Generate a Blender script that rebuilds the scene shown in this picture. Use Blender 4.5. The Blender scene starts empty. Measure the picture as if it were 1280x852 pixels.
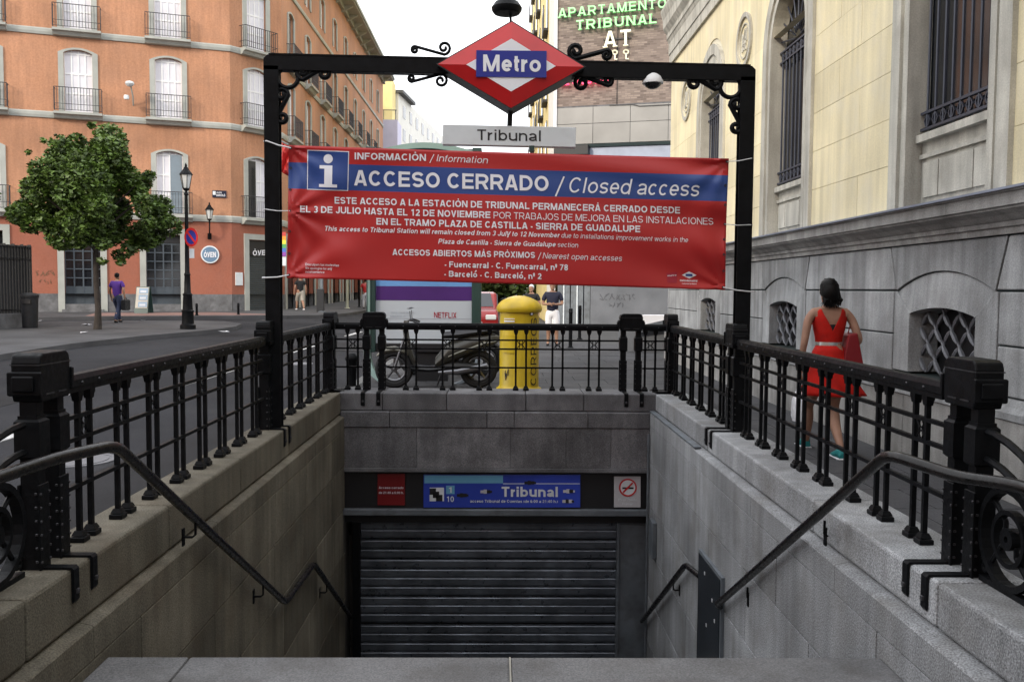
import bpy, bmesh, math, random
from mathutils import Vector, Matrix
R = random.Random(11)
S = bpy.context.scene
COL = S.collection
rad = math.radians

# ------------------------------------------------------------------ camera
CAM = Vector((-0.07, 0.0, 1.546)); FPX = 1130.0
yaw, pitch, roll = rad(0.91), rad(3.29), rad(0.42)
fw = Vector((math.sin(yaw)*math.cos(pitch), math.cos(yaw)*math.cos(pitch), -math.sin(pitch)))
rt0 = fw.cross(Vector((0, 0, 1))).normalized(); up0 = rt0.cross(fw)
rt = rt0*math.cos(roll) + up0*math.sin(roll)
up = up0*math.cos(roll) - rt0*math.sin(roll)
cd = bpy.data.cameras.new('camera'); cam = bpy.data.objects.new('camera', cd); COL.objects.link(cam)
cd.sensor_width = 36; cd.lens = FPX/1280*36; cd.clip_end = 3000; cd.clip_start = 0.05
mw = Matrix((rt, up, -fw)).transposed().to_4x4(); mw.translation = CAM
cam.matrix_world = mw
S.camera = cam
def ray(px, py): return fw + rt*((px-640)/FPX) + up*((426-py)/FPX)
def at(px, py, Y):
    d = ray(px, py); return CAM + d*((Y-CAM.y)/d.y)

# ------------------------------------------------------------------ light
W = bpy.data.worlds.new('World'); S.world = W; W.use_nodes = True
nt = W.node_tree; bg = nt.nodes['Background']
SUN_EL, SUN_AZ = 24, 215          # azimuth clockwise from +Y : sun stands to the left, behind the camera
sky = nt.nodes.new('ShaderNodeTexSky'); sky.sky_type = 'NISHITA'; sky.sun_disc = False
sky.sun_elevation = rad(SUN_EL); sky.sun_rotation = rad(SUN_AZ)
tc = nt.nodes.new('ShaderNodeTexCoord')
nz = nt.nodes.new('ShaderNodeTexNoise'); nz.inputs['Scale'].default_value = 1.6; nz.inputs['Detail'].default_value = 5
rp = nt.nodes.new('ShaderNodeMapRange'); rp.inputs[1].default_value = .25; rp.inputs[2].default_value = .6; rp.inputs[3].default_value = .82; rp.inputs[4].default_value = 1
mx = nt.nodes.new('ShaderNodeMix'); mx.data_type = 'RGBA'
mx.inputs[7].default_value = (11.0, 11.2, 11.6, 1)     # luminous cloud deck
nt.links.new(tc.outputs['Generated'], nz.inputs['Vector']); nt.links.new(nz.outputs[0], rp.inputs[0])
nt.links.new(rp.outputs[0], mx.inputs[0]); nt.links.new(sky.outputs[0], mx.inputs[6]); nt.links.new(mx.outputs[2], bg.inputs[0])
bg.inputs[1].default_value = 0.1
sd = bpy.data.lights.new('sun', 'SUN'); sd.energy = 1.25; sd.angle = rad(8); sd.color = (1, .88, .72)
sun = bpy.data.objects.new('sun', sd); COL.objects.link(sun)
sdir = Vector((math.sin(rad(SUN_AZ))*math.cos(rad(SUN_EL)), math.cos(rad(SUN_AZ))*math.cos(rad(SUN_EL)), math.sin(rad(SUN_EL))))
sun.rotation_euler = sdir.to_track_quat('Z', 'Y').to_euler()
S.view_settings.view_transform = 'Standard'; S.view_settings.look = 'None'
S.view_settings.exposure = 1.05; S.view_settings.gamma = 1
S.cycles.max_bounces = 6; S.cycles.diffuse_bounces = 3; S.cycles.glossy_bounces = 3

# ------------------------------------------------------------------ materials
def mat(name, c, rough=.75, metal=0, var=.15, vs=1.5, spk=0, ss=160, bump=0, bs=60, streak=0, rnd=0, emit=0, dirt=0, dirtc=None, spec=None):
    m = bpy.data.materials.new(name); m.use_nodes = True
    n = m.node_tree.nodes; l = m.node_tree.links; b = n['Principled BSDF']
    b.inputs['Roughness'].default_value = rough; b.inputs['Metallic'].default_value = metal
    if spec is not None: b.inputs['Specular IOR Level'].default_value = spec
    geo = n.new('ShaderNodeNewGeometry'); pos = geo.outputs['Position']
    def noise(scale, det=4, vec=None):
        t = n.new('ShaderNodeTexNoise'); t.inputs['Scale'].default_value = scale; t.inputs['Detail'].default_value = det
        l.new(vec or pos, t.inputs['Vector']); return t.outputs[0]
    def mr(src, lo, hi, a=.3, z=.7):
        t = n.new('ShaderNodeMapRange'); t.inputs[1].default_value = a; t.inputs[2].default_value = z
        t.inputs[3].default_value = lo; t.inputs[4].default_value = hi; l.new(src, t.inputs[0]); return t.outputs[0]
    def mul(a, bb):
        t = n.new('ShaderNodeMath'); t.operation = 'MULTIPLY'; l.new(a, t.inputs[0]); l.new(bb, t.inputs[1]); return t.outputs[0]
    f = mr(noise(vs), 1-var, 1+var)
    if spk: f = mul(f, mr(noise(ss, 2), 1-spk, 1+spk))
    if streak:
        mp = n.new('ShaderNodeMapping'); mp.inputs['Scale'].default_value = (6, 6, .5); l.new(pos, mp.inputs['Vector'])
        f = mul(f, mr(noise(1.3, 5, mp.outputs[0]), 1-streak, 1+streak*.4))
    if rnd:
        oi = n.new('ShaderNodeObjectInfo'); f = mul(f, mr(oi.outputs['Random'], 1-rnd, 1+rnd, 0, 1))
    vm = n.new('ShaderNodeVectorMath'); vm.operation = 'SCALE'; vm.inputs[0].default_value = c[:3]; l.new(f, vm.inputs['Scale'])
    out = vm.outputs[0]
    if dirt:
        mm = n.new('ShaderNodeMix'); mm.data_type = 'RGBA'; mm.inputs[7].default_value = (*(dirtc or (.05, .045, .04)), 1)
        l.new(mr(noise(vs*2.3, 8), 0, dirt, .48, .75), mm.inputs[0]); l.new(out, mm.inputs[6]); out = mm.outputs[2]
    l.new(out, b.inputs['Base Color'])
    if bump:
        bp = n.new('ShaderNodeBump'); bp.inputs['Strength'].default_value = bump; bp.inputs['Distance'].default_value = .01
        l.new(noise(bs, 4), bp.inputs['Height']); l.new(bp.outputs[0], b.inputs['Normal'])
        l.new(mr(noise(vs*4), max(0, rough-.12), min(1, rough+.12)), b.inputs['Roughness'])
    if emit: b.inputs['Emission Color'].default_value = (*c[:3], 1); b.inputs['Emission Strength'].default_value = emit
    m['c'] = 1
    return m
M = {}
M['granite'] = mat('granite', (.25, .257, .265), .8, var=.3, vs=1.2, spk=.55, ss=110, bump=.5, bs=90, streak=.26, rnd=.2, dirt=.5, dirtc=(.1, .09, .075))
M['granite_warm_shaded'] = mat('granite_warm_shaded', (.135, .122, .095), .82, var=.32, vs=1.3, spk=.38, ss=110, bump=.35, bs=90, streak=.28, rnd=.2, dirt=.55, dirtc=(.09, .07, .05), spec=.2)  # left wall: warm granite, its shade darkened into the colour
M['granite_end_shaded'] = mat('granite_end_shaded', (.165, .165, .173), .85, var=.3, vs=2.2, spk=.4, ss=110, bump=.35, bs=90, streak=.2, rnd=.16, dirt=.6, dirtc=(.07, .07, .075), spec=.2)  # end wall: shade deep in the well put into the colour
M['slab'] = mat('granite_slab', (.115, .115, .118), .7, var=.3, vs=2, spk=.35, ss=120, bump=.35, bs=90, rnd=.06, dirt=.5)
M['joint'] = mat('mortar', (.05, .047, .043), .95, var=.3)
M['joint_pale'] = mat('pale_mortar', (.24, .23, .2), .95, var=.3)
M['iron'] = mat('black_iron', (.0045, .005, .006), .48, 0.0, var=.35, vs=9, bump=.12, bs=140, dirt=.3, dirtc=(.01, .011, .013), spec=.12)
M['iron_matt'] = mat('black_iron_matt', (.012, .0125, .015), .6, 0.0, var=.3, vs=9, bump=.1, bs=140)
M['rivet'] = mat('worn_rivet', (.05, .05, .055), .4, .4)
M['handrail'] = mat('handrail_paint', (.006, .0052, .0052), .3, .0, var=.5, vs=7, bump=.06, bs=60, dirt=.6, dirtc=(.018, .012, .011), spec=.3)
M['shutter'] = mat('shutter_steel', (.11, .124, .145), .36, .6, var=.35, vs=2.5, bump=.1, bs=30, dirt=.6, dirtc=(.04, .045, .05))
M['steel'] = mat('grey_steel', (.15, .17, .19), .5, .4, var=.2, vs=3, dirt=.4)
M['asphalt'] = mat('asphalt', (.028, .0285, .032), .85, var=.4, vs=.3, spk=.35, ss=70, bump=.5, bs=120, dirt=.35, dirtc=(.02, .02, .023), spec=.1)
M['paving'] = mat('paving', (.066, .066, .07), .8, var=.25, vs=.8, spk=.2, ss=80, bump=.25, bs=80, rnd=.1, dirt=.4, dirtc=(.07, .068, .065), spec=.15)
M['pavejoint'] = mat('paving_bed', (.05, .05, .05), .9, var=.2)
M['kerb'] = mat('kerb_stone', (.12, .12, .12), .8, var=.2, spk=.3, ss=90, rnd=.1)
M['roadpaint'] = mat('road_paint', (.5, .5, .5), .7, var=.3, vs=8, dirt=.6, dirtc=(.1, .1, .1))
M['gstone'] = mat('grey_stone', (.33, .34, .343), .85, var=.3, vs=1.6, spk=.2, ss=90, bump=.4, bs=60, streak=.34, rnd=.13, dirt=.45, dirtc=(.17, .165, .155))
M['gstone_dark'] = mat('grey_stone_weathered', (.32, .315, .3), .9, var=.25, vs=2.2, spk=.2, ss=90, bump=.3, bs=60, streak=.3, rnd=.06, dirt=.5, dirtc=(.14, .13, .12))
M['sjoint'] = mat('stone_joint', (.018, .03, .03), .95)
M['cream'] = mat('cream_stone', (.78, .69, .45), .85, var=.12, vs=1.1, spk=.08, ss=70, bump=.2, bs=50, streak=.16, rnd=.09, dirt=.4, dirtc=(.7, .66, .54))
M['creamjoint'] = mat('cream_stone_joint', (.6, .56, .44), .9)
M['trim'] = mat('pale_trim_stone', (.5, .485, .42), .85, var=.16, vs=1.8, spk=.12, ss=80, bump=.25, bs=60, streak=.32, dirt=.45, dirtc=(.28, .26, .22))
M['lead'] = mat('lead_flashing', (.25, .28, .35), .5, .3, var=.15)
M['dark'] = mat('dark_interior', (.008, .008, .01), .6)
M['glass'] = mat('dark_glass', (.012, .014, .018), .12, var=.2, spec=.7)
M['skyglass'] = mat('sky_glass', (.1, .14, .17), .06, var=.2, spec=1)
M['grille'] = mat('grille_iron', (.15, .155, .17), .5, .2, var=.2)
M['bar'] = mat('window_bar_iron', (.05, .055, .075), .5, .1, var=.2)
M['orange'] = mat('orange_render', (.42, .21, .12), .9, var=.2, vs=.45, spk=.1, ss=14, bump=.3, bs=30, streak=.14, dirt=.35, dirtc=(.5, .25, .14))
M['orange_low'] = mat('red_orange_render', (.3, .105, .065), .9, var=.08, vs=.6, spk=.08, ss=14, bump=.3, bs=30, dirt=.15, dirtc=(.36, .12, .07))
M['gtrim'] = mat('grey_green_trim', (.36, .37, .34), .85, var=.1, vs=2, rnd=.04)
M['plinth'] = mat('plinth_stone', (.13, .13, .135), .85, var=.3, vs=3, dirt=.4)
M['white'] = mat('white_paint', (.78, .78, .78), .5, var=.05)
M['louvre'] = mat('louvre_lilac', (.68, .67, .71), .6, var=.1)
M['balcony'] = mat('balcony_iron', (.03, .03, .035), .6)
M['shopdoor'] = mat('shop_door_paint', (.055, .07, .085), .5)
M['dshut'] = mat('dark_roller', (.035, .045, .05), .55)
M['bred'] = mat('banner_red', (.44, .018, .018), .42, var=.06, vs=1.5)
M['bblue'] = mat('banner_blue', (.02, .06, .24), .42, var=.06, vs=1.5)
M['bwhite'] = mat('banner_white', (.8, .8, .84), .5, var=.04)
M['black'] = mat('black_plastic', (.01, .01, .012), .5)
M['mred'] = mat('sign_red_enamel', (.52, .016, .018), .28, var=.1, vs=3)
M['mwhite'] = mat('sign_white_enamel', (.78, .8, .84), .3, var=.04)
M['mblue'] = mat('sign_blue_enamel', (.015, .028, .25), .28, var=.06)
M['board'] = mat('name_board_white', (.68, .72, .74), .35, var=.06, vs=3, dirt=.25, dirtc=(.4, .42, .42))
M['ink'] = mat('black_ink', (.012, .012, .015), .5)
M['yellow'] = mat('postbox_yellow', (.62, .43, .015), .4, var=.16, vs=4, bump=.08, streak=.15, dirt=.1, dirtc=(.35, .25, .05))
M['bark'] = mat('bark', (.035, .027, .022), .95, var=.3, vs=8, bump=.8, bs=20)
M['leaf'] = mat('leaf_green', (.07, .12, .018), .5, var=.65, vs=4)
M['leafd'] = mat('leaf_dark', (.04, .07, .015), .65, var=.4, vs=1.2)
M['skin'] = mat('skin', (.34, .19, .13), .6, var=.14, vs=9, bump=.15, bs=90, spec=.3)
M['skin2'] = mat('skin_tan', (.3, .165, .105), .55, var=.06)
M['hair'] = mat('black_hair', (.005, .0045, .0045), .5, var=.3, vs=40, spec=.15)
M['reddress'] = mat('red_fabric', (.44, .013, .008), .8, var=.25, vs=7, bump=.6, bs=14, spec=.2)
M['redbag'] = mat('dark_red_leather', (.2, .008, .012), .45, var=.1)
M['silver'] = mat('silver_belt', (.6, .6, .58), .3, .7)
M['teal'] = mat('teal_canvas', (.01, .2, .2), .7)
M['bag'] = mat('white_plastic_bag', (.85, .86, .9), .5, var=.08, vs=20)
M['purplec'] = mat('purple_shirt', (.07, .02, .22), .8, var=.1)
M['jeans'] = mat('dark_jeans', (.02, .03, .07), .8, var=.2)
M['navy'] = mat('navy_shirt', (.008, .01, .03), .8)
M['whitec'] = mat('white_cloth', (.75, .75, .78), .8, var=.05)
M['beige'] = mat('beige_cloth', (.4, .37, .32), .8)
M['blackc'] = mat('black_cloth', (.008, .008, .01), .85)
M['tyre'] = mat('tyre_rubber', (.012, .012, .013), .85)
M['alloy'] = mat('alloy', (.16, .16, .17), .35, .8)
M['scoot'] = mat('champagne_paint', (.16, .155, .125), .3, .1)
M['scootd'] = mat('dark_scooter_paint', (.04, .038, .032), .35)
M['seat'] = mat('seat_vinyl', (.015, .015, .018), .5)
M['carred'] = mat('red_car_paint', (.2, .008, .008), .25)
M['concrete'] = mat('concrete_wall', (.13, .137, .15), .9, var=.2, vs=.9, dirt=.4, dirtc=(.18, .185, .2), bump=.2)
M['pstone'] = mat('pale_cladding', (.31, .3, .28), .85, var=.1, vs=.8, rnd=.05)
M['yellowwall'] = mat('yellow_render', (.8, .66, .3), .9, var=.08)
M['whitewall'] = mat('white_render', (.8, .78, .72), .9, var=.05)
M['lilacwall'] = mat('lilac_render', (.62, .6, .75), .9, var=.05)
M['green'] = mat('dark_green_paint', (.02, .05, .045), .45)
M['greengrey'] = mat('grey_green_metal', (.2, .3, .27), .5)
M['poster'] = mat('poster_paper', (.52, .57, .62), .35, var=.03)
M['pviolet'] = mat('poster_violet', (.075, .025, .17), .35)
M['psky'] = mat('poster_sky_blue', (.16, .36, .72), .35)
M['netred'] = mat('poster_red_ink', (.35, .01, .03), .4)
M['greyink'] = mat('poster_grey_ink', (.4, .43, .48), .5)
M['neon_g'] = mat('green_lit_letter', (.32, .8, .32), .4, emit=.12)
M['neon_p'] = mat('pink_lit_letter', (.95, .04, .16), .4, emit=.6)
M['cletter'] = mat('cream_letter', (.85, .82, .62), .4, emit=.1)
M['signred'] = mat('dark_red_panel', (.16, .006, .008), .4)
M['signblue'] = mat('deep_blue_panel', (.03, .06, .42), .3)
M['signlight'] = mat('light_blue_panel', (.16, .42, .62), .3)
M['signgrey'] = mat('grey_panel', (.5, .5, .52), .4)
M['panelglass'] = mat('black_notice_glass', (.015, .018, .022), .25, var=.3, vs=3, spec=.6)
M['lampglass'] = mat('lantern_glass', (.55, .56, .55), .2)
M['ovenblue'] = mat('round_sign_blue', (.12, .2, .3), .4)
M['rope'] = mat('white_rope', (.75, .76, .78), .6)
M['redpave'] = mat('reddish_paving', (.2, .12, .105), .85, var=.2, spk=.3, ss=40)
M['bark2'] = mat('leaning_pole_paint', (.33, .33, .25), .6)
# brick cladding of the apartment block (too far away for single bricks)
def brickmat():
    m = bpy.data.materials.new('brown_brick'); m.use_nodes = True; n = m.node_tree.nodes; l = m.node_tree.links
    tc = n.new('ShaderNodeTexCoord'); mp = n.new('ShaderNodeMapping'); mp.inputs['Rotation'].default_value = (rad(90), 0, 0)
    b = n.new('ShaderNodeTexBrick'); b.inputs['Scale'].default_value = 1; b.inputs['Brick Width'].default_value = .27; b.inputs['Row Height'].default_value = .085
    b.inputs['Mortar Size'].default_value = .012; b.inputs['Color1'].default_value = (.13, .1, .085, 1); b.inputs['Color2'].default_value = (.3, .24, .2, 1); b.inputs['Mortar'].default_value = (.2, .16, .14, 1)
    l.new(tc.outputs['Object'], mp.inputs[0]); l.new(mp.outputs[0], b.inputs[0]); l.new(b.outputs[0], n['Principled BSDF'].inputs['Base Color'])
    n['Principled BSDF'].inputs['Roughness'].default_value = .9
    return m
M['brick'] = brickmat()

# ------------------------------------------------------------------ object helpers
ROOT = {}
class Fr:                                  # a facade frame: u along, w outwards (= -y local), z up
    def __init__(s, x, y, rz): s.o = Vector((x, y, 0)); s.rz = rz; s.M = Matrix.Translation(s.o) @ Matrix.Rotation(rz, 4, 'Z')
    def pt(s, u, w, z): return s.M @ Vector((u, -w, z))
    def hit(s, px, py, w=0):               # local (u, z) seen at a pixel
        d = ray(px, py); nrm = Vector((math.sin(s.rz), -math.cos(s.rz), 0)); o = s.o + nrm*w
        p = CAM + d*((o-CAM).dot(nrm)/d.dot(nrm)); q = s.M.inverted() @ p; return q.x, q.z
def thing(name, label, cat, loc=(0, 0, 0), group=None, rz=0):
    o = bpy.data.objects.new(name, None); COL.objects.link(o); o.location = loc; o.rotation_euler.z = rz; o.empty_display_size = .1
    o['label'] = label; o['category'] = cat
    if group: o['group'] = group
    ROOT[o.name] = Vector(loc); return o
def tag(o, label, cat, group=None, kind=None):
    if label: o['label'] = label
    if cat: o['category'] = cat
    if group: o['group'] = group
    if kind: o['kind'] = kind
    return o
class MB:
    def __init__(s): s.v = []; s.f = []
    def add(s, vs, fs):
        k = len(s.v); s.v += [tuple(p) for p in vs]; s.f += [tuple(i+k for i in f) for f in fs]; return s
    def box(s, x0, x1, y0, y1, z0, z1):
        return s.add([(x0,y0,z0),(x1,y0,z0),(x1,y1,z0),(x0,y1,z0),(x0,y0,z1),(x1,y0,z1),(x1,y1,z1),(x0,y1,z1)],
                     [(0,3,2,1),(4,5,6,7),(0,1,5,4),(1,2,6,5),(2,3,7,6),(3,0,4,7)])
    def hexa(s, a, b):                     # two matching quads
        return s.add(list(a)+list(b), [(3,2,1,0),(4,5,6,7),(0,1,5,4),(1,2,6,5),(2,3,7,6),(3,0,4,7)])
    def cbox(s, x0, x1, y0, y1, z0, z1, c):    # box with chamfered top and bottom rims
        def ring(x0, x1, y0, y1, z): return [(x0,y0,z),(x1,y0,z),(x1,y1,z),(x0,y1,z)]
        r = ring(x0+c,x1-c,y0+c,y1-c,z0)+ring(x0,x1,y0,y1,z0+c)+ring(x0,x1,y0,y1,z1-c)+ring(x0+c,x1-c,y0+c,y1-c,z1)
        f = [(3,2,1,0),(12,13,14,15)]
        for k in range(3):
            for i in range(4): f.append((k*4+i, k*4+(i+1)%4, k*4+4+(i+1)%4, k*4+4+i))
        return s.add(r, f)
    def prism(s, poly, fn0, fn1):          # poly 2D, functions mapping (a,b) to the two end caps
        n = len(poly); v = [fn0(*p) for p in poly]+[fn1(*p) for p in poly]
        return s.add(v, [tuple(reversed(range(n))), tuple(range(n, 2*n))]+[(i, (i+1)%n, n+(i+1)%n, n+i) for i in range(n)])
    def ppx(s, poly, y0, y1): return s.prism(poly, lambda a, b: (a, y0, b), lambda a, b: (a, y1, b))     # (x,z) extruded along y
    def tube(s, pts, r, n=8, closed=False, flat=None):
        pts = [Vector(p) for p in pts]; m = len(pts); k0 = len(s.v); prev = None
        for i, p in enumerate(pts):
            a = pts[(i-1) % m] if (closed or i > 0) else p; b = pts[(i+1) % m] if (closed or i < m-1) else p
            t = (b-a).normalized() if (b-a).length > 1e-9 else Vector((0, 0, 1))
            if prev is None:
                q = Vector((0, 1, 0)) if abs(t.y) < .9 else Vector((1, 0, 0)); x = t.cross(q).normalized()
            else: x = (prev - t*prev.dot(t)).normalized()
            prev = x; y = t.cross(x); rr = r[i] if isinstance(r, (list, tuple)) else r
            for j in range(n):
                an = 2*math.pi*(j+.5)/n; s.v.append(tuple(p + x*math.cos(an)*rr + y*math.sin(an)*(rr if flat is None else flat)))
        for i in range(m if closed else m-1):
            for j in range(n):
                s.f.append((k0+i*n+j, k0+i*n+(j+1) % n, k0+((i+1) % m)*n+(j+1) % n, k0+((i+1) % m)*n+j))
        if not closed: s.f += [tuple(k0+j for j in reversed(range(n))), tuple(k0+(m-1)*n+j for j in range(n))]
        return s
    def lathe(s, prof, c=(0, 0, 0), n=16, sx=1, sy=1):
        k = len(s.v)
        for r, z in prof:
            for j in range(n):
                a = 2*math.pi*j/n; s.v.append((c[0]+r*math.cos(a)*sx, c[1]+r*math.sin(a)*sy, c[2]+z))
        for i in range(len(prof)-1):
            for j in range(n): s.f.append((k+i*n+j, k+i*n+(j+1) % n, k+(i+1)*n+(j+1) % n, k+(i+1)*n+j))
        s.f += [tuple(k+j for j in reversed(range(n))), tuple(k+(len(prof)-1)*n+j for j in range(n))]
        return s
    def build(s, name, m, parent=None, fr=None, smooth=False, bevel=0, world=True):
        me = bpy.data.meshes.new(name); me.from_pydata(s.v, [], s.f)
        ms = m if isinstance(m, (list, tuple)) else [m]
        for q in ms: me.materials.append(M[q] if isinstance(q, str) else q)
        if smooth:
            me.polygons.foreach_set('use_smooth', [True]*len(me.polygons))
            try: me.set_sharp_from_angle(angle=rad(40))
            except Exception: pass
        o = bpy.data.objects.new(name, me); COL.objects.link(o)
        loc = Vector((0, 0, 0))
        if fr: loc = fr.o.copy(); o.rotation_euler.z = fr.rz
        if parent:
            o.parent = parent; CH.setdefault(parent.name, []).append(o)
            if parent.name in ROOT and (world or fr): loc = loc - ROOT[parent.name]
            elif not fr: loc = Vector((0, 0, 0))
        o.location = loc
        if bevel:
            b = o.modifiers.new('bevel', 'BEVEL'); b.width = bevel; b.segments = 2; b.limit_method = 'ANGLE'
        return o
CH = {}
def copy_tree(o, parent=None, loc=None, rz=None, label=None):
    c = o.copy(); COL.objects.link(c)
    if parent: c.parent = parent; CH.setdefault(parent.name, []).append(c)
    if loc is not None: c.location = loc
    if rz is not None: c.rotation_euler.z = rz
    if label: c['label'] = label
    for ch in list(CH.get(o.name, [])): copy_tree(ch, c)
    return c
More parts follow.
